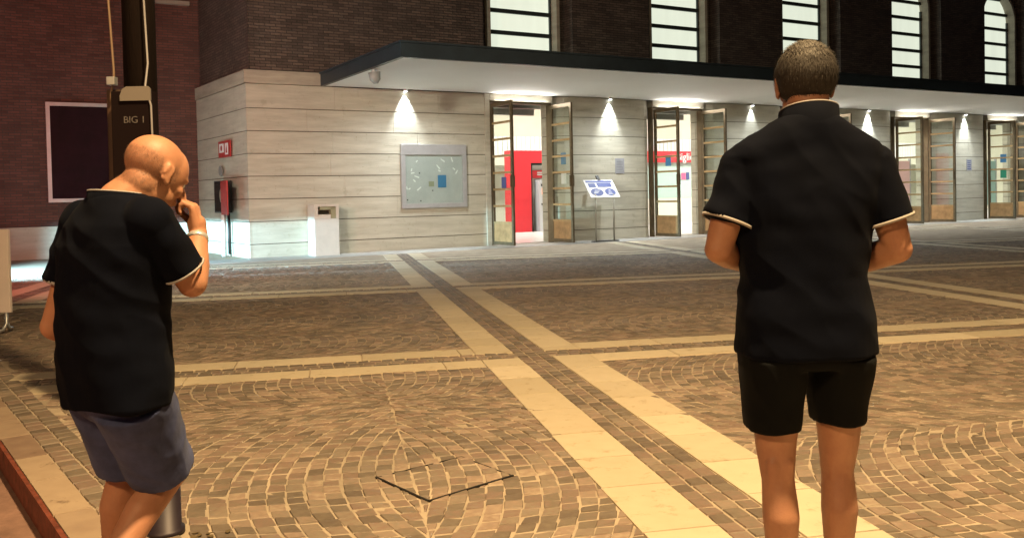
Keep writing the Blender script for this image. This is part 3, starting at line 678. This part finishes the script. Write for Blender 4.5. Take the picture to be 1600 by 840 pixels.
# ------------------------------------------------------------------ dark post with signs, cables
po = empty('sign_post', (-2.30, 5.6, 0), 0, label='tall dark brown post with a sign panel and pale cables behind the bald man', cat='post')
PW = mat('post_brown', (.008, .0042, .003), .85, .0, 5, .4, .4, 40, stretch=(3, 3, .4), spec=.15)
b = MB(); b.tube([(0.005, 0, 0), (0.005, 0, 7)], .098, 24); b.build('pole', PW, po, smooth=True)
b = MB(); b.box(-.19, -.10, -.05, .06, .0, 2.06, .01); b.build('cover_strip', mat('copper_cover', (.055, .026, .014), .65, .1, 6, .3), po)
b = MB(); b.box(-.10, .148, -.19, -.105, 1.15, 2.03, .006); b.build('sign_panel', mat('sign_dark', (.008, .0035, .0035), .85, spec=.12), po)
b = MB(); b.prism_y([(-.04, 1.97), (.145, 1.97), (.145, 2.04), (.13, 2.055), (-.0, 2.055), (-.025, 2.04), (-.04, 2.0)], -.205, -.192); b.build('top_plate', mat('plate_grey', (.17, .15, .13), .5), po)
text_obj('sign_lettering', 'BIG 1', .058, mat('worn_print', (.17, .15, .14), .6, 0, 60, .8, col2=(.03, .025, .025)), po, (.040, -.193, 1.855), (R(90), 0, 0), .001)
CAB = mat('pale_cable', (.26, .25, .26), .5)
b = MB(); b.tube([(.085, -.12, 7), (.088, -.12, 2.6), (.105, -.13, 2.2), (.112, -.195, 2.06), (.145, -.20, 1.94), (.148, -.20, 1.7), (.152, -.20, 1.0)], .0065, 8); b.build('cable', CAB, po, smooth=True)
b = MB(); b.tube([(-.165, -.05, 7), (-.158, -.05, 2.6), (-.125, -.08, 2.18), (-.125, -.08, 2.12), (-.15, -.07, 2.03), (-.155, -.07, 1.98)], .0075, 8); b.build('cable', mat('tan_cable', (.20, .13, .08), .6), po, smooth=True)
MB().box(-.16, -.11, -.11, -.06, 2.08, 2.13, .004).build('cable_clamp', GREY_MET, po)

# bollard
bo = empty('bollard', (-1.452, 3.66, 0), label='short dark grey bollard behind the bald man\'s legs', cat='bollard')
BOLM = mat('bollard_grey', (.022, .015, .022), .5, .2, 8, .2)
MB().tube([(0, 0, 0), (0, 0, .02), (0, 0, .021), (0, 0, .44), (0, 0, .47), (0, 0, .48)], [.075, .075, .062, .060, .05, .02], 24).build('shaft', BOLM, bo, smooth=True)
# debris at its foot
for i in range(7):
    a = random.uniform(0, 6.3)
    x = -1.33+random.uniform(0, .22); y = 3.58+random.uniform(-.05, .07)
    lf = MB().prism([(-.016, -.006), (0, -.011), (.018, 0), (0, .010), (-.012, .006)], .001, .004).build('dead_leaf', mat('dead_leaf', (.10, .07, .03), .8) if i == 0 else bpy.data.materials['dead_leaf'])
    lf.location = (x, y, .004); lf.rotation_euler = (random.uniform(-.3, .3), random.uniform(-.3, .3), a)
    tag(lf, label='tiny brown dead leaf on the setts at the foot of the bollard', cat='leaf', group='dead leaves at the foot of the bollard')
# white barrier
ba = empty('barrier_board', (-5.34, 9.5, 0), R(-6), label='white board barrier on bent tube feet at the left edge', cat='barrier')
b = MB(); b.box(-1.5, 0, -.02, .02, .22, 1.10, .006); b.build('board', mat('barrier_white', (.72, .62, .58), .5, 0, 3, .06), ba)
for x in (-1.35, -.06):
    MB().tube([(x, .0, .26), (x, 0, .10), (x-.01, -.05, .04), (x-.03, -.12, .025), (x-.16, -.26, .025)], .018, 10).tube([(x, .0, .12), (x-.01, .06, .04), (x-.12, .25, .025)], .018, 10).build('foot', GREY_MET, ba, smooth=True)

# off-frame floodlight: added stand-in for car headlights, its hood cuts the beam off low on the walls
fl = empty('headlamp', (-11.33, 15.84, 0), math.atan2(4.42, 4.93)-R(90), label='added low hooded stand-in floodlight on the ground left of the frame', cat='headlamp')
MB().box(-.16, .16, -.02, .30, .667, .675).box(-.16, .16, -.10, -.05, .45, .675).build('hood', DARK_MET, fl)
MB().tube([(0, -.07, 0), (0, -.07, .45)], .03, 10).build('stand', DARK_MET, fl)

# ------------------------------------------------------------------ people
def blob(name, prims, voxel, matl, parent, smooth=4, disp=None):
    bm = bmesh.new()
    def rings(pts, rads, seg=20, round_ends=True):
        a, c = Vector(pts[0]), Vector(pts[1]); ra, rb_ = rads; t = (c-a); L_ = t.length; t = t.normalized() if L_ > 1e-6 else Vector((0, 0, 1))
        u = t.cross(Vector((0.3, 1, 0.2))).normalized(); v = t.cross(u); prof = []
        if round_ends:
            for k in range(1, 6): th = R(90)*k/6; prof.append((a - t*ra*math.cos(th), ra*math.sin(th)))
        prof.append((a, ra)); prof.append((c, rb_))
        if round_ends:
            for k in range(5, 0, -1): th = R(90)*k/6; prof.append((c + t*rb_*math.cos(th), rb_*math.sin(th)))
        rg = [[bm.verts.new(q + r_*(math.cos(6.28319*k/seg)*u + math.sin(6.28319*k/seg)*v)) for k in range(seg)] for q, r_ in prof]
        for x, y in zip(rg, rg[1:]):
            for k in range(seg): bm.faces.new((x[k], x[(k+1)%seg], y[(k+1)%seg], y[k]))
        bm.faces.new(rg[0][::-1]); bm.faces.new(rg[-1])
    for pr in prims:
        if pr[0] == 'c': rings(pr[1:3], pr[3:5])
        elif pr[0] == 'f': rings(pr[1:3], pr[3:5], 28, False)
        elif pr[0] == 'e':
            m = Matrix.Translation(pr[1]) @ (Euler(pr[3]).to_matrix().to_4x4() if len(pr) > 3 else Matrix()) @ Matrix.Diagonal((*pr[2], 1))
            bmesh.ops.create_uvsphere(bm, u_segments=28, v_segments=18, radius=1, matrix=m)
        elif pr[0] == 'l':      # loft: list of (cx,cy,z,hw,hd), rotation, exponent
            rot = pr[2] if len(pr) > 2 else 0; ex = pr[3] if len(pr) > 3 else 2.4; rg = []
            for (cx_, cy_, z, hw, hd) in pr[1]:
                ring = []
                for k in range(40):
                    a = 6.28319*k/40; ca, sa = math.cos(a), math.sin(a)
                    x = hw*math.copysign(abs(ca)**(2/ex), ca); y = hd*math.copysign(abs(sa)**(2/ex), sa)
                    ring.append(bm.verts.new((cx_ + x*math.cos(rot)-y*math.sin(rot), cy_ + x*math.sin(rot)+y*math.cos(rot), z)))
                rg.append(ring)
            for x, y in zip(rg, rg[1:]):
                for k in range(40): bm.faces.new((x[k], x[(k+1)%40], y[(k+1)%40], y[k]))
            bm.faces.new(rg[0][::-1]); bm.faces.new(rg[-1])
    bmesh.ops.recalc_face_normals(bm, faces=bm.faces)
    me = bpy.data.meshes.new('tmp'); bm.to_mesh(me); bm.free()
    o = bpy.data.objects.new('tmp', me); C.objects.link(o)
    md = o.modifiers.new('r', 'REMESH'); md.mode = 'VOXEL'; md.voxel_size = voxel
    if smooth: ms = o.modifiers.new('s', 'SMOOTH'); ms.factor = .5; ms.iterations = smooth
    bpy.context.view_layer.update()
    me2 = bpy.data.meshes.new_from_object(o.evaluated_get(bpy.context.evaluated_depsgraph_get())); bpy.data.objects.remove(o); bpy.data.meshes.remove(me)
    if disp:
        nv = len(me2.vertices); co = np.zeros(nv*3, np.float32); me2.vertices.foreach_get('co', co); co = co.reshape(-1, 3)
        no = np.array([v.normal[:] for v in me2.vertices])
        d = np.array([disp(Vector(c)) for c in co.tolist()]); co = co + no*d[:, None]; me2.vertices.foreach_set('co', co.astype(np.float32).ravel())
    me2.name = name
    me2.materials.clear(); me2.materials.append(matl); o = bpy.data.objects.new(name, me2); C.objects.link(o); o.parent = parent
    me2.shade_smooth(); return o
def head_prims(c, yaw, pitch, s=1.0, jaw=1.0):
    """head centred on c; local +y is the facing direction; yaw about z, pitch down positive"""
    rot = Matrix.Rotation(yaw, 4, 'Z') @ Matrix.Rotation(-pitch, 4, 'X'); e = rot.to_euler(); T = Matrix.Translation(c) @ rot
    P = lambda x, y, z: tuple(T @ Vector((x*s, y*s, z*s)))
    def E(x, y, z, a, b_, c_, ex=0, ey=0, ez=0):
        ee = (rot.to_3x3() @ Euler((ex, ey, ez)).to_matrix()).to_euler(); return ('e', P(x, y, z), (a*s, b_*s, c_*s), tuple(ee))
    pr = [E(0, -.018, .030, .079, .094, .082), E(0, .022, .018, .069, .074, .085), E(0, .020, -.055, .060*jaw, .066, .058), E(0, .055, -.088, .036*jaw, .030, .026),
          E(0, .082, .020, .046, .018, .012), E(0, .072, -.022, .052, .022, .028), E(.036, .070, -.022, .020, .018, .018), E(-.036, .070, -.022, .020, .018, .018),
          ('c', P(0, .086, .016), P(0, .112, -.022), .009*s, .015*s), E(.014, .098, -.026, .010, .010, .009), E(-.014, .098, -.026, .010, .010, .009),
          E(0, .088, -.050, .024, .012, .006), E(0, .087, -.060, .022, .012, .007), E(0, -.030, -.05, .058, .058, .06)]
    for sg in (-1, 1):
        pr += [E(sg*.079, -.004, -.004, .006, .017, .029, -.2, 0, -sg*.30), E(sg*.076, .006, -.026, .008, .010, .014), E(sg*.084, -.014, .008, .004, .008, .020, -.2, 0, -sg*.30)]
    return pr, T
def eyes(T, s, parent):
    for sg in (-1, 1):
        b = MB(); b.sphere(tuple(T @ Vector((sg*.031*s, .079*s, .002*s))), .0125*s, 12); ey = b.build('eye', bpy.data.materials.get('eye_white') or mat('eye_white', (.7, .68, .64), .2), parent, smooth=True)
        b = MB(); b.sphere(tuple(T @ Vector((sg*.031*s, .0885*s, .001*s))), .0055*s, 10); b.build('iris', bpy.data.materials.get('iris') or mat('iris', (.05, .03, .02), .2), ey, smooth=True)
def hand_prims(wrist, fdir, pdir, s=1.0, curl=1.0):
    """wrist point, fdir = towards the knuckles, pdir = palm normal (fingers curl that way)"""
    f = Vector(fdir).normalized(); pn = Vector(pdir); pn = (pn - pn.dot(f)*f).normalized(); sdv = f.cross(pn); w0 = Vector(wrist)
    pr = [('c', tuple(w0), tuple(w0+f*.03*s), .026*s, .030*s)]
    for k, (off, ln) in enumerate(((-.030, .92), (-.010, 1.0), (.011, .95), (.030, .78))):
        kn = w0 + f*(.088-.004*abs(k-1))*s + sdv*off*s
        pr.append(('c', tuple(w0+f*.02*s+sdv*off*.6*s), tuple(kn), .017*s, .0115*s))
        d = f.copy(); q = kn
        for j, (sl, ra) in enumerate(((.042, .0098), (.026, .0088), (.020, .0078))):
            a = (.9, 1.25, .8)[j]*curl; d = (d*math.cos(a)+pn*math.sin(a)).normalized(); ax = d; 
            pnn = (pn*math.cos(a) - (f if j == 0 else fprev)*math.sin(a)).normalized() if j else (pn*math.cos(a)-f*math.sin(a)).normalized()
            q2 = q + d*sl*ln*s; pr.append(('c', tuple(q), tuple(q2), ra*s, (ra-.001)*s)); q = q2; fprev = d.copy(); pn_save = pn; pn = pnn
        pn = Vector(pdir); pn = (pn - pn.dot(f)*f).normalized()
    th0 = w0 + f*.025*s - sdv*.026*s; th1 = th0 + (f*.6 - sdv*.35 + pn*.7).normalized()*.045*s; th2 = th1 + (f*.75 + sdv*.45 + pn*.5).normalized()*.034*s; th3 = th2+(f*.5+sdv*.8+pn*.2).normalized()*.024*s
    pr += [('c', tuple(th0), tuple(th1), .017*s, .0125*s), ('c', tuple(th1), tuple(th2), .0115*s, .0105*s), ('c', tuple(th2), tuple(th3), .010*s, .0085*s)]
    return pr
def folds(a1=.006, sx=7, sz=3, a2=.003, s2=22, seed=0):
    def f(c):
        n1 = noise.noise(Vector((c.x*sx+seed, c.y*sx, c.z*sz))); n2 = noise.noise(Vector((c.x*s2*.6+c.z*9, c.y*s2*.6, c.z*s2*.35+seed)))
        return a1*n1 + a2*(1-abs(n2)*2)
    return f
def foot_prims(ank, d, s=1.0):
    a = Vector(ank); f = Vector((d[0], d[1], 0)).normalized(); g = Vector((a.x, a.y, a.z-.06))
    return [('c', tuple(a), tuple(g-f*.02), .040, .036), ('c', tuple(g-f*.035-Vector((0, 0, .0))), tuple(g+f*.15-Vector((0, 0, .008))), .036, .034), ('c', tuple(g+f*.05), tuple(g+f*.16-Vector((0, 0, .006))), .044, .040)]

SKIN_A = skin_mat('skin_tan', (.43, .22, .13), (.33, .15, .09), .12); SKIN_B = skin_mat('skin_warm', (.46, .23, .135), (.36, .165, .095), .10)
NAVYC = cloth_mat('black_navy_pique', (.0012, .0022, .0065), sheen=.01, spec=.08); BLACKC = cloth_mat('black_shorts_cloth', (.0025, .003, .0035), sheen=.01, spec=.12)
TRIM = mat('trim_white', (.34, .33, .33), .8); TRIM2 = mat('trim_tan', (.31, .285, .265), .8)
DENIM = cloth_mat('blue_denim_cotton', (.045, .06, .15), sheen=.05, n_amt=.5); SHOE = mat('shoe_dark', (.05, .05, .055), .7)
HAIRM = mat('grey_brown_hair', (.04, .034, .029), .7, 0, 30, .4, spec=.25, col2=(.022, .019, .017)); HAIRG = mat('grey_hair', (.085, .076, .066), .6, spec=.3)

# ---- right man, seen from behind; local origin on the plaza under him, local +y = away from the camera
rm = empty('person', (.882, 2.68, 0), 0, label='tall grey-haired man standing with his back turned in black polo shirt and black shorts', cat='person')
hp, T = head_prims((.004, .015, 1.668), R(-4), R(4), 1.03)
body = hp + [('c', (.004, -.018, 1.64), (0, -.03, 1.50), .058, .066), ('c', (0, -.03, 1.53), (0, -.02, 1.46), .07, .10),
    ('l', [(0, -.01, 1.50, .10, .07), (0, -.01, 1.45, .18, .095), (0, 0, 1.35, .185, .11), (0, 0, 1.2, .165, .105), (0, 0, 1.05, .155, .105), (0, 0, .95, .165, .115), (0, 0, .86, .165, .115)])]
for sg, sh, el, wr, hd in ((-1, (-.195, -.005, 1.445), (-.272, -.03, 1.185), (-.13, .20, 1.12), (.7, .6, 0)), (1, (.195, -.005, 1.445), (.258, -.03, 1.175), (.10, .19, 1.09), (-.7, .6, 0))):
    body += [('c', tuple(Vector(sh)+Vector((0, 0, -.02))), tuple(Vector(sh).lerp(Vector(el), .5)), .050, .050), ('c', tuple(Vector(sh).lerp(Vector(el), .5)), el, .050, .041), ('c', el, tuple(Vector(el).lerp(Vector(wr), .35)), .042, .043), ('c', tuple(Vector(el).lerp(Vector(wr), .35)), wr, .043, .028)]
    body += hand_prims(wr, hd, (0, -.5, -1) if sg < 0 else (0, -.5, -1), 1.0, .7)
for sg, hx_, kx, cx_, ax_ in ((-1, -.095, -.104, -.102, -.098), (1, .09, .096, .094, .092)):
    dy = -.02 if sg < 0 else .04
    body += [('c', (hx_, 0, .86), (kx, dy*.5+.005, .60), .086, .061), ('c', (kx, dy*.5+.005, .60), (kx, dy, .51), .061, .050), ('c', (kx, dy, .51), (cx_, dy-.022, .39), .047, .054),
             ('c', (cx_, dy-.022, .39), (ax_, dy-.012, .22), .054, .038), ('c', (ax_, dy-.012, .22), (ax_, dy, .09), .039, .034), ('c', (kx+.02, dy-.03, .55), (kx+.016, dy-.03, .44), .022, .016), ('c', (kx-.022, dy-.03, .55), (kx-.018, dy-.03, .44), .022, .016)] + foot_prims((ax_, dy, .11), (sg*.15, 1))
bo_ = blob('body', body, .0048, SKIN_A, rm, 5); eyes(T, 1.04, rm)
# shirt
sh = [('l', [(-.008, 0, .868, .207, .150), (-.008, 0, .90, .205, .152), (-.010, 0, 1.0, .198, .150), (-.012, 0, 1.10, .182, .142), (-.010, 0, 1.22, .196, .142), (-.006, 0, 1.34, .220, .138), (-.004, -.004, 1.41, .232, .125),
             (-.008, -.010, 1.455, .228, .110), (-.006, -.014, 1.49, .205, .100), (-.004, -.018, 1.52, .165, .092), (0, -.022, 1.548, .118, .086), (0, -.022, 1.572, .084, .080)], 0, 2.3)]
for sg, el in ((-1, (-.272, -.03, 1.185)), (1, (.258, -.03, 1.175))):
    s0 = Vector((sg*.175, -.005, 1.435)); e = Vector(el); e = s0 + (e-s0)*.68
    sh += [('e', (sg*.188, -.005, 1.405), (.076, .074, .078)), ('f', tuple(s0), tuple(e), .073, .072)]
def shirt_disp(c):
    d = folds(.009, 6, 3.5, .0045, 15, 3)(c)
    d += .0025*math.sin((c.z-1.5)*60 + abs(c.x)*16)*math.exp(-((c.z-1.47)/.05)**2)*(1 if c.y < 0 else 0)
    d += .004*noise.noise(Vector((c.x*9+c.z*10, c.y*4, c.z*14-c.x*6)))
    return d
blob('polo_shirt', sh, .006, NAVYC, rm, 4, shirt_disp)
def band(name, c0, c1, ra, rb_, matl, parent, seg=40, th=.004):
    """short open tube band, following an axis c0->c1"""
    a, c = Vector(c0), Vector(c1); t = (c-a).normalized(); u = t.cross(Vector((.3, 1, .2))).normalized(); v = t.cross(u); bm = MB(); rg = []
    for (q, r_) in ((a, ra), (c, rb_), (c, rb_-th), (a, ra-th)):
        rg.append([bm.b.verts.new(q + r_*(math.cos(6.28319*k/seg)*u + math.sin(6.28319*k/seg)*v)) for k in range(seg)])
    for i in range(4):
        x, y = rg[i], rg[(i+1) % 4]
        for k in range(seg): bm.b.faces.new((x[k], x[(k+1)%seg], y[(k+1)%seg], y[k]))
    return bm.build(name, matl, parent, smooth=True)
for sg, el in ((-1, (-.272, -.03, 1.185)), (1, (.258, -.03, 1.175))):
    s0 = Vector((sg*.175, -.005, 1.435)); e = Vector(el); d = e-s0; band('sleeve_trim', tuple(s0+d*.665), tuple(s0+d*.697), .0800, .0800, TRIM2, rm)
# collar : folded band and white tip line
def collar(parent, c, rx, ry, z0, z1, rot, tiltx, matl, trim, open_=0.0):
    rg = []; bm = MB()
    prof = ((.0, 0, 0), (.004, .012, .6), (.006, -.004, 1.0), (-.004, -.003, 1.0), (-.008, 0, 0))
    seg = 44
    for (dr, dz, f) in ((.010, 0, 0), (.006, 0, 1), (.0, .003, 1), (-.003, 0, .3)):
        ring = []
        for k in range(seg):
            a = 6.28319*k/seg; z = z0+(z1-z0)*f+dz; x = (rx+dr)*math.cos(a); y = (ry+dr)*math.sin(a); z += tiltx*y
            X = x*math.cos(rot)-y*math.sin(rot); Y = x*math.sin(rot)+y*math.cos(rot)
            ring.append(bm.b.verts.new((c[0]+X, c[1]+Y, z)))
        rg.append(ring)
    for x, y in zip(rg, rg[1:]):
        for k in range(seg): bm.b.faces.new((x[k], x[(k+1)%seg], y[(k+1)%seg], y[k]))
    o = bm.build('collar', matl, parent, smooth=True)
    pts = []
    for k in range(seg+1):
        a = 6.28319*k/seg; x = (rx+.004)*math.cos(a); y = (ry+.004)*math.sin(a); z = z1+.002+tiltx*y
        pts.append((c[0]+x*math.cos(rot)-y*math.sin(rot), c[1]+x*math.sin(rot)+y*math.cos(rot), z))
    MB().tube(pts, .0026, 8, False).build('collar_trim', trim, o, smooth=True)
    return o
collar(rm, (.002, -.020), .080, .082, 1.515, 1.588, 0, -.25, NAVYC, TRIM)
# shorts
so = [('l', [(-.010, 0, .95, .185, .125), (-.010, 0, .88, .198, .138), (-.010, 0, .835, .198, .128)], 0, 2.4),
      ('l', [(-.108, .0, .86, .096, .134), (-.108, .0, .80, .094, .126), (-.110, -.002, .72, .086, .112), (-.112, -.004, .645, .080, .100)], 0, 2.3),
      ('l', [(.092, .004, .86, .094, .134), (.092, .008, .80, .088, .126), (.091, .014, .73, .080, .110), (.091, .018, .660, .073, .098)], 0, 2.3)]
blob('shorts', so, .006, BLACKC, rm, 3, folds(.006, 8, 4, .003, 20, 11))
blob('shoes', [q for sg in (-1, 1) for q in foot_prims((sg*.092, -.02 if sg < 0 else .04, .10), (sg*.15, 1))][0:0] + [('c', (sg*.10+sg*.0, dy-.03, .045), (sg*.115, dy+.16, .04), .046, .044) for sg, dy in ((-1, -.02), (1, .04))], .008, SHOE, rm, 3)
# hair: cap plus short strands
def hair(parent, T, s, seed=1):
    Ti = T.inverted()
    cap = [('e', (0, 0, 0), (.1, .1, .1))]
    bm = bmesh.new(); bmesh.ops.create_uvsphere(bm, u_segments=64, v_segments=40, radius=1)
    for v in bm.verts:
        x, y, z = v.co; v.co = Vector((x*.086, y*.106-.012, z*.094+.026))
    def hairy(c):    # true where hair grows (head-local)
        front = c.y > .060 and c.z < .075
        low = c.z < (-.062 if c.y < -.03 else -.062+(c.y+.03)*.95)
        side = abs(c.x) > .06 and c.y > .035 and c.z < .05
        return not (front or low or side)
    dele = [f for f in bm.faces if not hairy(f.calc_center_median())]
    bmesh.ops.delete(bm, geom=dele, context='FACES')
    for v in bm.verts:
        n_ = noise.noise(v.co*60)*.0015 + noise.noise(v.co*22)*.003
        edge = max(0, -(v.co.z+.035))*.22
        v.co = v.co*(1 + n_/.09 - edge); v.co = (v.co)*s
    bmesh.ops.transform(bm, matrix=T, verts=bm.verts)
    rr = random.Random(seed); ss = bmesh.new(); fs_ = list(bm.faces); bm.normal_update()
    c0 = T @ Vector((0, -.012, .026))
    verts = []; faces = []; mi = []
    for i in range(14000):
        f = rr.choice(fs_); q = f.calc_center_median() + Vector((rr.uniform(-.005, .005), rr.uniform(-.005, .005), rr.uniform(-.005, .005)))
        nn = (q-c0).normalized(); loc = Ti @ q
        down = Vector((rr.uniform(-.2, .2), rr.uniform(-.15, .15), -1)) if loc.z < .09*s else Vector((rr.uniform(-.6, .6), 1, rr.uniform(-.1, .3)))
        down = (T.to_3x3() @ down); dd_ = (down - down.dot(nn)*nn).normalized()
        L_ = rr.uniform(.008, .016) * (1.3 if loc.z > .08 else (.6 if loc.z < -.02 else 1)); tip = q + dd_*L_*.85 + nn*L_*.10; sd_ = nn.cross(dd_)*.00075
        b0 = len(verts); verts += [q-sd_, q+sd_, tip]; faces.append((b0, b0+1, b0+2))
        mi.append(1 if rr.random() < (.6 if loc.z > .07 else .06) else 0)
    me = bpy.data.meshes.new('hair'); bm.to_mesh(me); bm.free()
    me.materials.append(HAIRM); o = bpy.data.objects.new('hair', me); C.objects.link(o); o.parent = parent; me.shade_smooth()
    me2 = bpy.data.meshes.new('strands'); me2.from_pydata([tuple(v) for v in verts], [], faces); me2.materials.append(HAIRM); me2.materials.append(HAIRG); me2.polygons.foreach_set('material_index', mi)
    o2 = bpy.data.objects.new('strands', me2); C.objects.link(o2); o2.parent = o; o2['kind'] = 'stuff'
hair(rm, T, 1.04)
def stubble(parent, body, T, s):
    Ti = T.inverted(); rr = random.Random(5); me = body.data; verts = []; faces = []
    cand = []
    for pl in me.polygons:
        q = Ti @ pl.center
        if q.length > .16*s: continue
        zl = q.z/s; yl = q.y/s; xl = abs(q.x/s)
        lim = .030 + max(0, -yl)*.12
        if zl < lim and zl > -.075 + max(0, yl+.02)*1.2 and yl < .035 and not (xl > .077 and -.05 < yl < .03): cand.append(pl.index)
    for i in range(9000):
        pl = me.polygons[rr.choice(cand)]; n_ = pl.normal; q = pl.center + Vector((rr.uniform(-.003, .003), rr.uniform(-.003, .003), rr.uniform(-.003, .003)))
        d = Vector((rr.uniform(-.3, .3), rr.uniform(-.3, .3), -1)); d = (d-d.dot(n_)*n_).normalized(); sd_ = n_.cross(d)*.0004
        b0 = len(verts); verts += [q-sd_, q+sd_, q+d*.0035+n_*.0012]; faces.append((b0, b0+1, b0+2))
    m2 = bpy.data.meshes.new('stubble'); m2.from_pydata([tuple(v) for v in verts], [], faces); m2.materials.append(mat('stubble_brown', (.17, .095, .06), .7))
    o = bpy.data.objects.new('stubble', m2); C.objects.link(o); o.parent = parent; o['kind'] = 'stuff'

# ---- left man, mid-step, raising his hand to his mouth. Built in world coordinates about his own origin
LX, LY = -1.22, 2.80
lm = empty('person', (LX, LY, 0), 0, label='bald man in black polo shirt and blue shorts, hand raised to his mouth', cat='person')
l = lambda x, y, z: (x-LX, y-LY, z)
yaw = math.atan2(.78, .62) - R(90)          # head faces right and away
HC = l(-1.133, 2.86, 1.450)
hp, T2 = head_prims(HC, yaw, R(30), 1.03, .98)
Rv = Vector((.80, -.60, 0)); trot = math.atan2(Rv.y, Rv.x)
sR = l(-1.095, 2.705, 1.305); sL = l(-1.390, 2.905, 1.295)
elR = l(-1.005, 2.80, 1.105); wrR = l(-1.030, 2.935, 1.255)
elL = l(-1.490, 2.90, .965); wrL = l(-1.36, 3.08, .86)
nb_ = Vector(l(-1.235, 2.80, 1.36))
body = hp + [('c', tuple(Vector(HC)+Vector((-.022, -.018, -.03))), tuple(nb_+Vector((.015, .0, .0))), .066, .072), ('c', tuple(Vector(HC)+Vector((-.0, .0, -.06))), tuple(nb_+Vector((.04, .03, 0))), .055, .06),
    ('l', [(-.01, 0, 1.35, .10, .07), (-.015, .0, 1.30, .17, .09), (-.02, 0, 1.2, .175, .105), (-.03, 0, 1.05, .155, .105), (-.035, 0, .9, .155, .11), (-.035, 0, .78, .16, .115)], trot)]
for sh_, el_, wr_ in ((sR, elR, wrR), (sL, elL, wrL)):
    m_ = Vector(el_).lerp(Vector(wr_), .35)
    body += [('c', tuple(Vector(sh_)+Vector((0, 0, -.025))), el_, .052, .044), ('c', el_, tuple(m_), .046, .047), ('c', tuple(m_), wr_, .046, .030)]
body += hand_prims(wrR, (-.15, .1, 1.0), (-.9, -.1, .1), 1.04, 1.12) + hand_prims(wrL, (.5, .8, -.4), (.6, -.4, -.5), .98, .6)
# legs : near (right) leg bent and trailing, far leg under the body
hR = l(-1.185, 2.76, .76); hL = l(-1.325, 2.86, .76); kR_ = l(-1.165, 2.99, .455); aR = l(-1.295, 2.69, .165); kL_ = l(-1.315, 2.99, .46); aL = l(-1.37, 3.01, .10)
def leg(h_, k_, a_, kneeback):
    h_, k_, a_ = Vector(h_), Vector(k_), Vector(a_); c1 = k_.lerp(a_, .32)+Vector(kneeback)*.018; return [('c', tuple(h_), tuple(k_), .088, .056), ('c', tuple(k_), tuple(c1), .054, .057), ('c', tuple(c1), tuple(a_), .056, .035)]
body += leg(hR, kR_, aR, (-.6, -.8, 0)) + leg(hL, kL_, aL, (-.6, -.8, 0))
body += [('c', aR, tuple(Vector(aR)+Vector((-.02, -.03, -.06))), .036, .032), ('c', tuple(Vector(aR)+Vector((-.02, -.03, -.06))), tuple(Vector(aR)+Vector((.10, .08, -.24))), .034, .034)] + foot_prims(aL, (.6, .8))
bd_ = blob('body', body, .0048, SKIN_B, lm, 5); eyes(T2, 1.0, lm); stubble(lm, bd_, T2, 1.03)
sh = [('l', [(-.030, .0, .735, .188, .148), (-.030, 0, .78, .190, .150), (-.035, 0, .90, .190, .150), (-.037, 0, 1.02, .188, .146), (-.030, 0, 1.14, .200, .142), (-.022, 0, 1.23, .208, .136), (-.015, 0, 1.29, .195, .120),
             (-.012, 0, 1.325, .165, .104), (-.012, 0, 1.352, .125, .092), (-.012, 0, 1.378, .088, .082)], trot, 2.3)]
def slv(s0, e, f, r0, r1):
    s0, e = Vector(s0), Vector(e); return [('e', tuple(s0), (.074, .074, .074)), ('f', tuple(s0), tuple(s0+(e-s0)*f), r0, r1)]
sh += slv(sR, elR, .80, .070, .066) + slv(sL, elL, .58, .070, .070)
def shirt2(c):
    d = folds(.011, 6, 2.8, .005, 14, 9)(c); d += .005*noise.noise(Vector((c.x*9+c.z*10, c.y*4, c.z*14-c.x*6))); return d
so_ = blob('polo_shirt', sh, .006, NAVYC, lm, 4, shirt2)
for s0, e, f, k in ((sR, elR, .80, .069), (sL, elL, .58, .072)):
    s0, e = Vector(s0), Vector(e); d = e-s0; band('sleeve_trim', tuple(s0+d*(f-.018)), tuple(s0+d*(f+.01)), k+.0005, k, TRIM, lm)
collar(lm, (-.006, -.002), .082, .084, 1.340, 1.388, trot, -.12, NAVYC, TRIM)
# wrist watch
wv = (Vector(wrR)-Vector(elR)).normalized(); q = Vector(wrR)-wv*.035; band('wristwatch', tuple(q), tuple(q+wv*.018), .0355, .0345, mat('watch_steel', (.7, .7, .7), .3, .6), lm)
# shorts
hemR = Vector(l(-1.180, 2.95, .475)); hemL = Vector(l(-1.308, 2.97, .490))
so = [('l', [(-.032, 0, .80, .165, .125), (-.032, 0, .75, .166, .125), (-.034, .02, .70, .140, .105)], trot, 2.2), ('f', tuple(Vector(hR)+Vector((0, 0, .0))), tuple(hemR), .118, .102), ('f', tuple(Vector(hL)+Vector((0, 0, .0))), tuple(hemL), .112, .092)]
blob('shorts', so, .006, DENIM, lm, 4, folds(.008, 8, 4, .004, 18, 21))
blob('shoes', [('c', tuple(Vector(aL)+Vector((-.02, -.03, -.05))), tuple(Vector(aL)+Vector((.09, .12, -.055))), .045, .043), ('c', tuple(Vector(aR)+Vector((-.03, -.05, -.085))), tuple(Vector(aR)+Vector((.085, .07, -.235))), .045, .045)], .008, SHOE, lm, 3)
